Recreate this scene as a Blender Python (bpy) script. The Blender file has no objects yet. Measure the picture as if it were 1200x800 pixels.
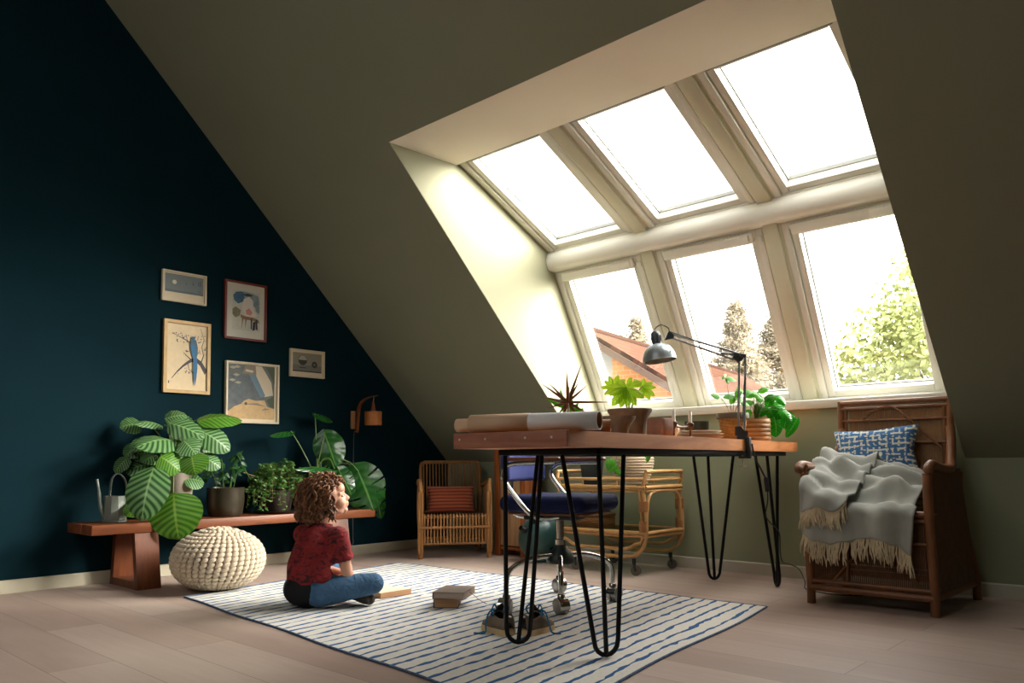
import bpy, bmesh, math, random
from math import sin, cos, pi, radians, sqrt, atan2, exp
from mathutils import Vector as V, Matrix, noise as mnoise

scene = bpy.context.scene
COL = scene.collection
random.seed(7)


def lin(c):
    """sRGB 0-255 -> linear"""
    out = []
    for x in c:
        x /= 255.0
        out.append(x / 12.92 if x <= 0.04045 else ((x + 0.055) / 1.055) ** 2.4)
    return (out[0], out[1], out[2], 1.0)


# ------------------------------------------------------------------ materials
def new_mat(name):
    m = bpy.data.materials.new(name)
    m.use_nodes = True
    nt = m.node_tree
    return m, nt, nt.nodes['Principled BSDF']


def ramp(nt, fac, stops):
    r = nt.nodes.new('ShaderNodeValToRGB')
    els = r.color_ramp.elements
    while len(els) < len(stops):
        els.new(0.5)
    for e, (p, c) in zip(els, stops):
        e.position = p
        e.color = c if len(c) == 4 else (*c, 1)
    nt.links.new(fac, r.inputs[0])
    return r.outputs[0]


def mathn(nt, op, a, b=None, c=None):
    n = nt.nodes.new('ShaderNodeMath')
    n.operation = op
    for i, x in enumerate((a, b, c)):
        if x is None:
            continue
        if isinstance(x, (int, float)):
            n.inputs[i].default_value = x
        else:
            nt.links.new(x, n.inputs[i])
    return n.outputs[0]


def mixc(nt, fac, a, b, blend='MIX'):
    n = nt.nodes.new('ShaderNodeMix')
    n.data_type = 'RGBA'
    n.blend_type = blend
    for s, x in ((n.inputs[0], fac), (n.inputs[6], a), (n.inputs[7], b)):
        if isinstance(x, (int, float)):
            s.default_value = x
        elif isinstance(x, tuple):
            s.default_value = x if len(x) == 4 else (*x, 1)
        else:
            nt.links.new(x, s)
    return n.outputs[2]


def coords(nt, kind='Object', scale=(1, 1, 1), rot=(0, 0, 0)):
    t = nt.nodes.new('ShaderNodeTexCoord')
    mp = nt.nodes.new('ShaderNodeMapping')
    mp.inputs['Scale'].default_value = scale
    mp.inputs['Rotation'].default_value = rot
    nt.links.new(t.outputs[kind], mp.inputs[0])
    return mp.outputs[0]


def noise(nt, vec, scale=5, detail=3, rough=0.5, dist=0):
    n = nt.nodes.new('ShaderNodeTexNoise')
    n.inputs['Scale'].default_value = scale
    n.inputs['Detail'].default_value = detail
    n.inputs['Roughness'].default_value = rough
    n.inputs['Distortion'].default_value = dist
    if vec is not None:
        nt.links.new(vec, n.inputs['Vector'])
    return n.outputs[0]


def bump(nt, b, height, strength=0.3, dist=0.01):
    n = nt.nodes.new('ShaderNodeBump')
    n.inputs['Strength'].default_value = strength
    n.inputs['Distance'].default_value = dist
    nt.links.new(height, n.inputs['Height'])
    nt.links.new(n.outputs[0], b.inputs['Normal'])


def mat(name, col, rough=0.6, metal=0.0, var=0.0, vscale=8, bmp=0.0, bscale=60, spec=0.5, sheen=0.0, stretch=(1, 1, 1), sss=0.0):
    m, nt, b = new_mat(name)
    c = lin(col)
    b.inputs['Base Color'].default_value = c
    b.inputs['Roughness'].default_value = rough
    b.inputs['Metallic'].default_value = metal
    b.inputs['Specular IOR Level'].default_value = spec
    if sheen:
        b.inputs['Sheen Weight'].default_value = sheen
    if sss:
        b.inputs['Subsurface Weight'].default_value = sss
        b.inputs['Subsurface Radius'].default_value = (0.02, 0.008, 0.005)
    if var:
        vec = coords(nt, 'Object', stretch)
        n = noise(nt, vec, vscale, 4)
        lo = tuple(x * (1 - var) for x in c[:3])
        hi = tuple(min(1, x * (1 + var)) for x in c[:3])
        nt.links.new(ramp(nt, n, [(0.3, lo), (0.7, hi)]), b.inputs['Base Color'])
    if bmp:
        vec = coords(nt, 'Object', stretch)
        bump(nt, b, noise(nt, vec, bscale, 3), bmp, 0.004)
    return m


def wood_mat(name, c1, c2, scale=(1.5, 22, 22), rough=0.5, rot=(0, 0, 0), bmp=0.15, spec=0.4):
    m, nt, b = new_mat(name)
    vec = coords(nt, 'Object', scale, rot)
    n = noise(nt, vec, 1.6, 6, 0.6, 0.8)
    n2 = noise(nt, coords(nt, 'Object', (1, 1, 1)), 3.5, 2)
    c = ramp(nt, n, [(0.28, lin(c1)), (0.72, lin(c2))])
    c = mixc(nt, mathn(nt, 'MULTIPLY', n2, 0.35), c, tuple(x * 0.55 for x in lin(c1)[:3]))
    nt.links.new(c, b.inputs['Base Color'])
    b.inputs['Roughness'].default_value = rough
    b.inputs['Specular IOR Level'].default_value = spec
    if bmp:
        bump(nt, b, n, bmp, 0.003)
    return m


# ------------------------------------------------------------------ mesh builder
def catmull(pts, n=6, closed=False):
    pts = [V(p) for p in pts]
    out = []
    N = len(pts)
    rng = range(N) if closed else range(N - 1)
    for i in rng:
        if closed:
            p0, p1, p2, p3 = pts[(i - 1) % N], pts[i], pts[(i + 1) % N], pts[(i + 2) % N]
        else:
            p1, p2 = pts[i], pts[i + 1]
            p0 = pts[i - 1] if i else p1 * 2 - p2
            p3 = pts[i + 2] if i + 2 < N else p2 * 2 - p1
        for k in range(n):
            t = k / n
            out.append(0.5 * ((2 * p1) + (p2 - p0) * t + (2 * p0 - 5 * p1 + 4 * p2 - p3) * t * t + (3 * p1 - p0 - 3 * p2 + p3) * t ** 3))
    if not closed:
        out.append(pts[-1].copy())
    return out


class MB:
    def __init__(self):
        self.v, self.f, self.uv, self.mi, self.cur = [], [], {}, [], 0

    def add(self, vs, fs, M=None, uvs=None):
        o = len(self.v)
        for p in vs:
            p = V(p)
            self.v.append(M @ p if M else p)
        for i, f in enumerate(fs):
            if uvs:
                self.uv[len(self.f)] = [uvs[k] for k in f]
            self.f.append([k + o for k in f])
            self.mi.append(self.cur)
        return self

    def bm(self, bm, M=None):
        bm.verts.index_update()
        self.add([v.co.copy() for v in bm.verts], [[v.index for v in f.verts] for f in bm.faces], M)
        bm.free()
        return self

    def box(self, c, s, bev=0.0, rot=None, seg=2, M=None):
        bm = bmesh.new()
        bmesh.ops.create_cube(bm, size=1)
        for v in bm.verts:
            v.co = V((v.co.x * s[0], v.co.y * s[1], v.co.z * s[2]))
        if bev:
            bmesh.ops.bevel(bm, geom=bm.edges[:], offset=bev, segments=seg, affect='EDGES', profile=0.5)
        T = Matrix.Translation(V(c))
        if rot is not None:
            T = T @ (rot if isinstance(rot, Matrix) else Matrix.Rotation(rot, 4, 'Z'))
        if M:
            T = M @ T
        return self.bm(bm, T)

    def beam(self, a, b, w, h, bev=0.0, up=(0, 0, 1)):
        """box from a to b; w across, h along up"""
        a, b = V(a), V(b)
        d = b - a
        L = d.length
        x = d.normalized()
        u = V(up)
        y = u.cross(x)
        if y.length < 1e-5:
            y = V((0, 1, 0)).cross(x)
        y.normalize()
        z = x.cross(y)
        R = Matrix((x, y, z)).transposed().to_4x4()
        return self.box((a + b) / 2, (L, w, h), bev, R)

    def tube(self, pts, r, n=8, closed=False, cap=True, M=None):
        pts = [V(p) for p in pts]
        N = len(pts)
        rs = r if isinstance(r, (list, tuple)) else [r] * N
        vs, fs = [], []
        t0 = (pts[1] - pts[0]).normalized()
        ref = V((0, 0, 1)) if abs(t0.z) < 0.9 else V((1, 0, 0))
        nrm = t0.cross(ref).normalized()
        for i, p in enumerate(pts):
            if closed:
                t = pts[(i + 1) % N] - pts[(i - 1) % N]
            else:
                t = pts[min(i + 1, N - 1)] - pts[max(i - 1, 0)]
            if t.length < 1e-9:
                t = t0
            t.normalize()
            nrm = nrm - t * nrm.dot(t)
            if nrm.length < 1e-6:
                nrm = t.orthogonal()
            nrm.normalize()
            bi = t.cross(nrm)
            for k in range(n):
                a = 2 * pi * k / n
                vs.append(p + (nrm * cos(a) + bi * sin(a)) * rs[i])
        for i in range(N if closed else N - 1):
            j = (i + 1) % N
            for k in range(n):
                k2 = (k + 1) % n
                fs.append([i * n + k, i * n + k2, j * n + k2, j * n + k])
        if cap and not closed:
            fs.append([k for k in range(n)][::-1])
            fs.append([(N - 1) * n + k for k in range(n)])
        return self.add(vs, fs, M)

    def lathe(self, prof, n=32, c=(0, 0, 0), M=None, cap0=True, cap1=True, wob=None):
        vs, fs = [], []
        c = V(c)
        for i, (r, z) in enumerate(prof):
            for k in range(n):
                a = 2 * pi * k / n
                rr = r * (wob(a, z) if wob else 1)
                vs.append(c + V((rr * cos(a), rr * sin(a), z)))
        for i in range(len(prof) - 1):
            for k in range(n):
                k2 = (k + 1) % n
                fs.append([i * n + k, i * n + k2, (i + 1) * n + k2, (i + 1) * n + k])
        if cap0:
            fs.append([k for k in range(n)][::-1])
        if cap1:
            fs.append([(len(prof) - 1) * n + k for k in range(n)])
        return self.add(vs, fs, M)

    def prism(self, poly, o, ex, ey, ez, h):
        """2D polygon in the plane (o, ex, ey) extruded by h along ez"""
        o, ex, ey, ez = V(o), V(ex), V(ey), V(ez)
        n = len(poly)
        vs = [o + ex * a + ey * b for a, b in poly] + [o + ex * a + ey * b + ez * h for a, b in poly]
        fs = [list(range(n))[::-1], list(range(n, 2 * n))]
        for k in range(n):
            k2 = (k + 1) % n
            fs.append([k, k2, n + k2, n + k])
        return self.add(vs, fs)

    def ell(self, c, r, rot=None, nu=12, nv=8):
        vs, fs = [], []
        R = rot or Matrix.Identity(4)
        T = Matrix.Translation(V(c)) @ R
        r = (r, r, r) if isinstance(r, (int, float)) else r
        vs.append(V((0, 0, -r[2])))
        for j in range(1, nv):
            ph = -pi / 2 + pi * j / nv
            for i in range(nu):
                a = 2 * pi * i / nu
                vs.append(V((r[0] * cos(ph) * cos(a), r[1] * cos(ph) * sin(a), r[2] * sin(ph))))
        vs.append(V((0, 0, r[2])))
        top = len(vs) - 1
        for i in range(nu):
            i2 = (i + 1) % nu
            fs.append([0, 1 + i2, 1 + i])
            for j in range(nv - 2):
                a = 1 + j * nu
                fs.append([a + i, a + i2, a + nu + i2, a + nu + i])
            a = 1 + (nv - 2) * nu
            fs.append([a + i, a + i2, top])
        return self.add(vs, fs, T)

    def capsule(self, a, b, ra, rb, n=14):
        """tapered capsule"""
        a, b = V(a), V(b)
        d = b - a
        L = max(d.length, 1e-5)
        q = d.to_track_quat('Z', 'Y').to_matrix().to_4x4()
        prof = []
        m = 5
        for i in range(m + 1):
            t = -pi / 2 + (pi / 2) * i / m
            prof.append((max(ra * cos(t), 1e-4), ra * sin(t)))
        for i in range(m + 1):
            t = (pi / 2) * i / m
            prof.append((max(rb * cos(t), 1e-4), L + rb * sin(t)))
        return self.lathe(prof, n, M=Matrix.Translation(a) @ q)

    def grid(self, fn, nu, nv, closed_u=False, uv=True, M=None):
        vs, fs, uvs = [], [], []
        for j in range(nv + 1):
            for i in range(nu + 1):
                vs.append(V(fn(i / nu, j / nv)))
                uvs.append((i / nu, j / nv))
        for j in range(nv):
            for i in range(nu):
                a = j * (nu + 1) + i
                fs.append([a, a + 1, a + nu + 2, a + nu + 1])
        return self.add(vs, fs, M, uvs if uv else None)

    def mesh(self, name, m, smooth=True, angle=40):
        me = bpy.data.meshes.new(name)
        me.from_pydata([tuple(p) for p in self.v], [], self.f)
        if self.uv:
            layer = me.uv_layers.new(name='UVMap')
            for p in me.polygons:
                if p.index in self.uv:
                    for li, u in zip(p.loop_indices, self.uv[p.index]):
                        layer.data[li].uv = u
        if m is not None:
            for mm in (m if isinstance(m, (list, tuple)) else [m]):
                me.materials.append(mm)
        if isinstance(m, (list, tuple)) and len(m) > 1 and len(self.mi) == len(me.polygons):
            me.polygons.foreach_set('material_index', self.mi)
        me.validate()
        if smooth:
            me.polygons.foreach_set('use_smooth', [True] * len(me.polygons))
            if angle < 180:
                me.set_sharp_from_angle(angle=radians(angle))
        me.update()
        return me

    def build(self, name, m, parent=None, smooth=True, angle=40, loc=None, rotz=None):
        o = bpy.data.objects.new(name, self.mesh(name, m, smooth, angle))
        COL.objects.link(o)
        if parent is not None:
            o.parent = parent
        if loc is not None:
            o.location = loc
        if rotz is not None:
            o.rotation_euler = (0, 0, rotz)
        return o


def root_of(o):
    while o.parent is not None:
        o = o.parent
    return o


def part(mb, name, m, t, smooth=True, angle=40):
    """a part given in world coordinates, stored relative to its thing"""
    r = root_of(t)
    inv = (Matrix.Translation(r.location) @ r.rotation_euler.to_matrix().to_4x4()).inverted()
    mb.v = [inv @ p for p in mb.v]
    if t is not r:
        lt = Matrix.Translation(t.location) @ t.rotation_euler.to_matrix().to_4x4()
        li = lt.inverted()
        mb.v = [li @ p for p in mb.v]
    return mb.build(name, m, t, smooth, angle)


def solo(mb, name, m, label, cat, loc, group=None, smooth=True, angle=40):
    """a thing that is one mesh, given in world coordinates"""
    L = V(loc)
    mb.v = [p - L for p in mb.v]
    return tag(mb.build(name, m, None, smooth, angle, loc=L), label, cat, group)


def solidify(o, t, offset=0.0):
    md = o.modifiers.new('thick', 'SOLIDIFY')
    md.thickness = t
    md.offset = offset
    return o


def subsurf(o, n=1):
    md = o.modifiers.new('sub', 'SUBSURF')
    md.levels = n
    md.render_levels = n
    return o


def remeshed(mb, voxel, smooth_it=6, name='tmp'):
    """union of overlapping closed shapes -> one continuous smooth surface, returned as an MB"""
    o = mb.build(name, None)
    md = o.modifiers.new('r', 'REMESH')
    md.mode = 'VOXEL'
    md.voxel_size = voxel
    if smooth_it:
        s = o.modifiers.new('s', 'SMOOTH')
        s.factor = 0.5
        s.iterations = smooth_it
    dg = bpy.context.evaluated_depsgraph_get()
    dg.update()
    ev = o.evaluated_get(dg)
    me = ev.to_mesh()
    out = MB()
    out.add([v.co.copy() for v in me.vertices], [list(p.vertices) for p in me.polygons])
    ev.to_mesh_clear()
    me0 = o.data
    bpy.data.objects.remove(o)
    bpy.data.meshes.remove(me0)
    return out


def tag(o, label, cat, group=None):
    o['label'] = label
    o['category'] = cat
    if group:
        o['group'] = group
    return o


def thing(name, label, cat, loc=(0, 0, 0), rotz=0.0, group=None):
    o = bpy.data.objects.new(name, None)
    o.empty_display_size = 0.05
    COL.objects.link(o)
    o.location = loc
    o.rotation_euler = (0, 0, rotz)
    return tag(o, label, cat, group)


def struct(o):
    o['kind'] = 'structure'
    return o


def copy_tree(src, parent=None):
    c = src.copy()
    COL.objects.link(c)
    if parent is not None:
        c.parent = parent
    for ch in list(src.children):
        copy_tree(ch, c)
    return c
# ================================================================== ROOM SHELL
# x: along the knee wall (gable wall at x=0), y: 0 at the knee wall, room towards -y
KN = 0.665            # knee wall height
XL, XR = 1.42, 3.745  # roof opening
YF, XW = -6.6, 6.8
ZC = 4.1              # flat part of the ceiling
YC = -(ZC - KN)

m_navy = mat('navy_paint', (8, 36, 44), 0.8, var=0.06, vscale=3, bmp=0.06, bscale=180, spec=0.08)
m_olive = mat('olive_paint', (128, 129, 108), 0.75, var=0.03, vscale=2, bmp=0.05, bscale=200, spec=0.25)
m_kwall = mat('green_grey_wall_paint', (150, 156, 130), 0.75, var=0.03, vscale=2, bmp=0.05, bscale=200, spec=0.25)
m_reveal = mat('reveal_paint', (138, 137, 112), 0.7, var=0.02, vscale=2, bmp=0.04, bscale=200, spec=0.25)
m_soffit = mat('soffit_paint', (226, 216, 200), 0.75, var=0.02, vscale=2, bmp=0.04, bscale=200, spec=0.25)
m_skirt = mat('skirting_paint', (196, 190, 168), 0.5, var=0.04)
m_white = mat('window_white', (226, 224, 214), 0.35, var=0.02, vscale=6)
m_grey_trim = mat('window_grey_gasket', (120, 122, 116), 0.5)
m_post = mat('post_paint', (206, 203, 180), 0.6, var=0.02)


def floor_mat():
    m, nt, b = new_mat('whitewashed_oak_boards')
    vec = coords(nt, 'Object')
    br = nt.nodes.new('ShaderNodeTexBrick')
    nt.links.new(vec, br.inputs['Vector'])
    br.inputs['Scale'].default_value = 1.0
    br.inputs['Brick Width'].default_value = 1.9
    br.inputs['Row Height'].default_value = 0.205
    br.inputs['Mortar Size'].default_value = 0.0012
    br.inputs['Mortar Smooth'].default_value = 0.3
    br.inputs['Bias'].default_value = 0.0
    br.offset = 0.37
    br.inputs['Color1'].default_value = (0, 0, 0, 1)
    br.inputs['Color2'].default_value = (1, 1, 1, 1)
    br.inputs['Mortar'].default_value = (0.5, 0.5, 0.5, 1)
    base = ramp(nt, br.outputs['Color'], [(0.0, lin((168, 146, 134))), (0.5, lin((182, 161, 148))), (1.0, lin((194, 176, 163)))])
    g = noise(nt, coords(nt, 'Object', (1.2, 16, 1)), 2.2, 6, 0.62, 0.6)
    c = mixc(nt, mathn(nt, 'MULTIPLY', g, 0.55), base, lin((150, 126, 114)))
    pale = noise(nt, coords(nt, 'Object', (0.5, 1.6, 1)), 1.7, 3)
    c = mixc(nt, ramp(nt, pale, [(0.45, (0, 0, 0)), (0.75, (0.5, 0.5, 0.5))]), c, lin((202, 186, 172)))
    vo = nt.nodes.new('ShaderNodeTexVoronoi')
    vo.inputs['Scale'].default_value = 1.9
    nt.links.new(coords(nt, 'Object', (0.55, 1.5, 1)), vo.inputs['Vector'])
    knot = ramp(nt, vo.outputs['Distance'], [(0.02, (1, 1, 1)), (0.10, (0, 0, 0))])
    c = mixc(nt, knot, c, lin((74, 60, 54)))
    c = mixc(nt, br.outputs['Fac'], c, lin((116, 98, 88)))
    nt.links.new(c, b.inputs['Base Color'])
    b.inputs['Roughness'].default_value = 0.5
    b.inputs['Specular IOR Level'].default_value = 0.35
    bump(nt, b, g, 0.08, 0.003)
    return m


m_floor = floor_mat()

mb = MB()
mb.box((XW / 2, YF / 2, -0.05), (XW + 0.3, -YF + 0.3, 0.1))
struct(mb.build('floor', m_floor, smooth=False))

# gable wall (navy)
gp = [(YF - 0.15, -0.1), (0.15, -0.1), (0.15, KN - 0.15 + 0.15), (0.0, KN + 0.0), (YC, ZC), (YC - 1.2, ZC), (YF - 0.15, 2.2)]
mb = MB()
mb.prism(gp, (-0.15, 0, 0), (0, 1, 0), (0, 0, 1), (1, 0, 0), 0.15)
struct(mb.build('wall_left', m_navy, smooth=False))
mb = MB()
mb.prism(gp, (XW, 0, 0), (0, 1, 0), (0, 0, 1), (1, 0, 0), 0.15)
struct(mb.build('wall_right', m_olive, smooth=False))
mb = MB()
mb.box((XW / 2, YF - 0.075, 1.05), (XW + 0.3, 0.15, 2.3))
struct(mb.build('wall_front', m_olive, smooth=False))

# knee wall
kp = [(-0.15, -0.1), (XW + 0.15, -0.1), (XW + 0.15, KN), (XR, KN), (XR, 0.945), (XL, 0.945), (XL, KN), (-0.15, KN)]
mb = MB()
mb.prism(kp, (0, 0, 0), (1, 0, 0), (0, 0, 1), (0, 1, 0), 0.15)
struct(mb.build('wall_back', m_kwall, smooth=False))

# sloping ceiling with the roof-window opening, flat top, far slope
TH = 0.12
nrm = V((0, 1, 1)).normalized() * TH          # outward


def slab(mbx, x0, x1, a, b):
    """a, b: (y,z) inner edge points"""
    o = V((0, nrm.y, nrm.z))
    q = [V((x0, *a)), V((x1, *a)), V((x1, *b)), V((x0, *b))]
    vs = q + [p + o for p in q]
    mbx.add(vs, [[0, 1, 2, 3], [7, 6, 5, 4], [0, 4, 5, 1], [1, 5, 6, 2], [2, 6, 7, 3], [3, 7, 4, 0]])


YT, ZT = -1.735, KN + 1.735
mb = MB()
slab(mb, -0.15, XL - 0.0015, (0.0, KN), (YC, ZC))
slab(mb, XR + 0.0015, XW + 0.15, (0.0, KN), (YC, ZC))
slab(mb, XL - 0.0015, XR + 0.0015, (YT - 0.001, ZT + 0.001), (YC, ZC))
mb.box((XW / 2, YC - 0.6, ZC + 0.06), (XW + 0.3, 1.35, 0.12))
# far slope, with two unseen roof windows added behind the camera as fill light
FS0, FS1 = V((0, YC - 1.2, ZC)), V((0, YF - 0.15, 2.15))
FSL = (FS1 - FS0).length
FSd = (FS1 - FS0) / FSL
FSn = V((0, FSd.z, -FSd.y))
if FSn.z < 0:
    FSn = -FSn
OP = [(1.70, 2.75), (2.95, 4.00)]
T0, T1 = 0.40, 2.30


def far(mbx, x0, x1, t0, t1):
    q = [FS0 + FSd * t0 + V((x0, 0, 0)), FS0 + FSd * t0 + V((x1, 0, 0)), FS0 + FSd * t1 + V((x1, 0, 0)), FS0 + FSd * t1 + V((x0, 0, 0))]
    vs = q + [p + FSn * 0.12 for p in q]
    mbx.add(vs, [[0, 1, 2, 3], [7, 6, 5, 4], [0, 4, 5, 1], [1, 5, 6, 2], [2, 6, 7, 3], [3, 7, 4, 0]])


far(mb, -.15, XW + .15, 0, T0)
far(mb, -.15, XW + .15, T1, FSL)
far(mb, -.15, OP[0][0], T0, T1)
far(mb, OP[0][1], OP[1][0], T0, T1)
far(mb, OP[1][1], XW + .15, T0, T1)
struct(mb.build('ceiling', m_olive, smooth=False))

# dormer cheeks and soffit
UB, UT = (-0.371, 2.035), (-1.258, 2.442)      # upper window plane (bottom, top) in (y,z)
LB, LT = (0.170, 0.980), (-0.337, 1.920)       # lower window plane
cheek = [(0.0015, KN + 0.0015), (YT + 0.0015, ZT + 0.0015), (-1.25, 2.62), (-0.30, 2.17), (-0.20, 1.98), (0.36, 0.96), (0.36, 0.85), (0.0, 0.85)]
mb = MB()
mb.prism(cheek, (XL - 0.1, 0, 0), (0, 1, 0), (0, 0, 1), (1, 0, 0), 0.1)
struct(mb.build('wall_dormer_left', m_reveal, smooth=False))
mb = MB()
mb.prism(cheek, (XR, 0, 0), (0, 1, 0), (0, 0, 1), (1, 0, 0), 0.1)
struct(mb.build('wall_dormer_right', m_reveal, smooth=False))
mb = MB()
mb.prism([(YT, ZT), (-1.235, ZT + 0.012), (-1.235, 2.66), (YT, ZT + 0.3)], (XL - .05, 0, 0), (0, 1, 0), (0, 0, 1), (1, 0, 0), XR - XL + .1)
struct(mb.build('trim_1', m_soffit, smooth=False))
bpy.context.view_layer.update()

# baseboards
mb = MB()
mb.prism([(0.0005, 0), (0.014, 0), (0.014, 0.062), (0.010, 0.068), (0.0005, 0.068)], (0, YF, 0), (1, 0, 0), (0, 0, 1), (0, 1, 0), -YF - 0.016)
struct(mb.build('baseboard_left', m_skirt, smooth=False))
mb = MB()
mb.prism([(-0.0005, 0), (-0.014, 0), (-0.014, 0.062), (-0.010, 0.068), (-0.0005, 0.068)], (0.0, 0, 0), (0, 1, 0), (0, 0, 1), (1, 0, 0), XW)
struct(mb.build('baseboard_back', mat('skirting_grey', (190, 188, 174), 0.55, var=0.04), smooth=False))

# sill ledge, beam between the window rows, posts
mb = MB()
mb.box(((XL + XR) / 2, 0.14, 0.970), (XR - XL, 0.33, 0.05), 0.006)
struct(mb.build('trim_2', m_white))
mb = MB()
bp = []
for i in range(13):                                  # rounded nose
    a = -pi / 2 - pi * i / 12
    bp.append((-0.375 + 0.045 * cos(a), 1.994 + 0.066 * sin(a)))
bp += [(-0.25, 2.055), (-0.20, 1.93)]
mb.prism(bp, (XL + 0.001, 0, 0), (0, 1, 0), (0, 0, 1), (1, 0, 0), XR - XL - 0.002)
struct(mb.build('trim_3', m_white, angle=50))


class Plane:
    """a roof-window plane: u along +x, v up the slope, w into the room"""
    def __init__(self, B, T):
        B, T = V((0, *B)), V((0, *T))
        self.L = (T - B).length
        self.o, self.v = B, (T - B).normalized()
        self.u = V((1, 0, 0))
        self.w = self.v.cross(self.u)
        if self.w.y > 0:
            self.w = -self.w
        self.R = Matrix((self.u, self.v, self.w)).transposed().to_4x4()

    def P(self, u, v, w):
        return self.o + self.u * u + self.v * v + self.w * w

    def box(self, mbx, u0, u1, v0, v1, w0, w1, bev=0.0):
        mbx.box(self.P((u0 + u1) / 2, (v0 + v1) / 2, (w0 + w1) / 2), (u1 - u0, v1 - v0, abs(w1 - w0)), bev, self.R)


m_glass, nt, b = new_mat('window_glass')
nt.nodes.remove(b)
tr = nt.nodes.new('ShaderNodeBsdfTransparent')
gl = nt.nodes.new('ShaderNodeBsdfGlossy')
gl.inputs['Roughness'].default_value = 0.02
mx = nt.nodes.new('ShaderNodeMixShader')
mx.inputs[0].default_value = 0.04
nt.links.new(tr.outputs[0], mx.inputs[1])
nt.links.new(gl.outputs[0], mx.inputs[2])
nt.links.new(mx.outputs[0], nt.nodes['Material Output'].inputs[0])

PU, PL = Plane(UB, UT), Plane(LB, LT)


def ring(pl, mbx, u0, u1, v0, v1, t, w0, w1, bev=0.004, tb=None, tt=None):
    tb = t if tb is None else tb
    tt = t if tt is None else tt
    pl.box(mbx, u0, u0 + t, v0, v1, w0, w1, bev)
    pl.box(mbx, u1 - t, u1, v0, v1, w0, w1, bev)
    pl.box(mbx, u0 + t, u1 - t, v0, v0 + tb, w0, w1, bev)
    pl.box(mbx, u0 + t, u1 - t, v1 - tt, v1, w0, w1, bev)


def roof_window(n, pl, x0, wdt, lower):
    L = pl.L
    x1 = x0 + wdt
    f = MB()
    ring(pl, f, x0, x1, 0, L, 0.036, -0.16, 0.0)
    root = struct(f.build('window_%d' % n, m_white))
    s = MB()
    ring(pl, s, x0 + 0.038, x1 - 0.038, 0.020, L - 0.020, 0.040, -0.10, -0.014, 0.005, tb=0.055, tt=0.055)
    s.build('sash', m_white, root)
    g = MB()
    ring(pl, g, x0 + 0.078, x1 - 0.078, 0.073, L - 0.073, 0.007, -0.085, -0.060, 0.0)
    g.build('gasket', m_grey_trim, root)
    p = MB()
    pl.box(p, x0 + 0.074, x1 - 0.074, 0.070, L - 0.070, -0.074, -0.070)
    p.build('pane', m_glass, root)
    e = MB()
    if lower:                                       # ventilation flap bar along the top of the sash
        pl.box(e, x0 + 0.05, x1 - 0.05, L - 0.062, L - 0.006, -0.014, 0.022, 0.008)
        pl.box(e, (x0 + x1) / 2 + 0.12, x1 - 0.07, L - 0.054, L - 0.014, 0.02, 0.034, 0.004)
        e.build('ventilation_bar', m_white, root)
        k = MB()
        pl.box(k, x1 - 0.032, x1 - 0.004, L - 0.07, L - 0.035, 0.0, 0.012, 0.003)
        k.build('latch', m_white, root)
    else:
        pl.box(e, x0 + 0.05, x1 - 0.05, L - 0.05, L - 0.012, -0.014, 0.01, 0.006)
        e.build('ventilation_bar', m_grey_trim, root)
    return root


WX = [1.432, 2.212, 2.992]
WW = 0.668
for i, x in enumerate(WX):
    roof_window(1 + i, PU, x, WW, False)
for i, x in enumerate(WX):
    roof_window(4 + i, PL, x, WW, True)

PF = Plane((FS0 + FSd * T1).yz, (FS0 + FSd * T0).yz)
PF.w = -FSn
PF.R = Matrix((PF.u, PF.v, PF.w)).transposed().to_4x4()
for i, (a_, b_) in enumerate(OP):
    roof_window(7 + i, PF, a_, b_ - a_, False)  # added rear windows, out of view, let in fill daylight for the desk

# posts between windows and closing strips (upper row then lower row)
k = 4
for pl in (PU, PL):
    gaps = [(XL, WX[0]), (WX[0] + WW, WX[1]), (WX[1] + WW, WX[2]), (WX[2] + WW, XR)]
    for g0, g1 in gaps:
        p = MB()
        if g1 - g0 > 0.05:
            pl.box(p, g0 + 0.016, g1 - 0.016, -0.12, pl.L + 0.10, -0.16, 0.016, 0.004)
            pl.box(p, g0, g1, -0.12, pl.L + 0.10, -0.16, -0.004, 0.002)
        else:
            pl.box(p, g0, g1, -0.12, pl.L + 0.10, -0.16, -0.004)
        struct(p.build('trim_%d' % k, m_post))
        k += 1
# closing strips above / below the frames
for pl, v0, v1 in ((PU, pl.L, pl.L + 0.1), (PU, -0.1, 0.0), (PL, -0.12, 0.0), (PL, PL.L, PL.L + 0.1)):
    for x in WX:
        p = MB()
        if pl is PU and v0 > 0:
            v0, v1 = PU.L, PU.L + 0.1
        pl.box(p, x, x + WW, v0, v1, -0.16, -0.006)
        struct(p.build('trim_%d' % k, m_white))
        k += 1

# ================================================================== CAMERA
cam_d = bpy.data.cameras.new('camera')
cam = bpy.data.objects.new('camera', cam_d)
COL.objects.link(cam)
F_PX, CY = 916.5, 485.4
PITCH, YAW, ROLL = 0.0611, 0.7437, -0.00706
fw = V((-sin(YAW) * cos(PITCH), cos(YAW) * cos(PITCH), sin(PITCH)))
rr = V((cos(YAW), sin(YAW), 0))
uu = rr.cross(fw)
r2 = rr * cos(ROLL) + uu * sin(ROLL)
u2 = uu * cos(ROLL) - rr * sin(ROLL)
Mc = Matrix((r2, u2, -fw)).transposed().to_4x4()
Mc.translation = V((4.7146, -4.3461, 0.66))
cam.matrix_world = Mc
cam_d.sensor_width = 36.0
cam_d.lens = F_PX / 1200 * 36.0
cam_d.shift_y = (CY - 400) / 1200
cam_d.clip_start = 0.02
scene.camera = cam

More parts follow.
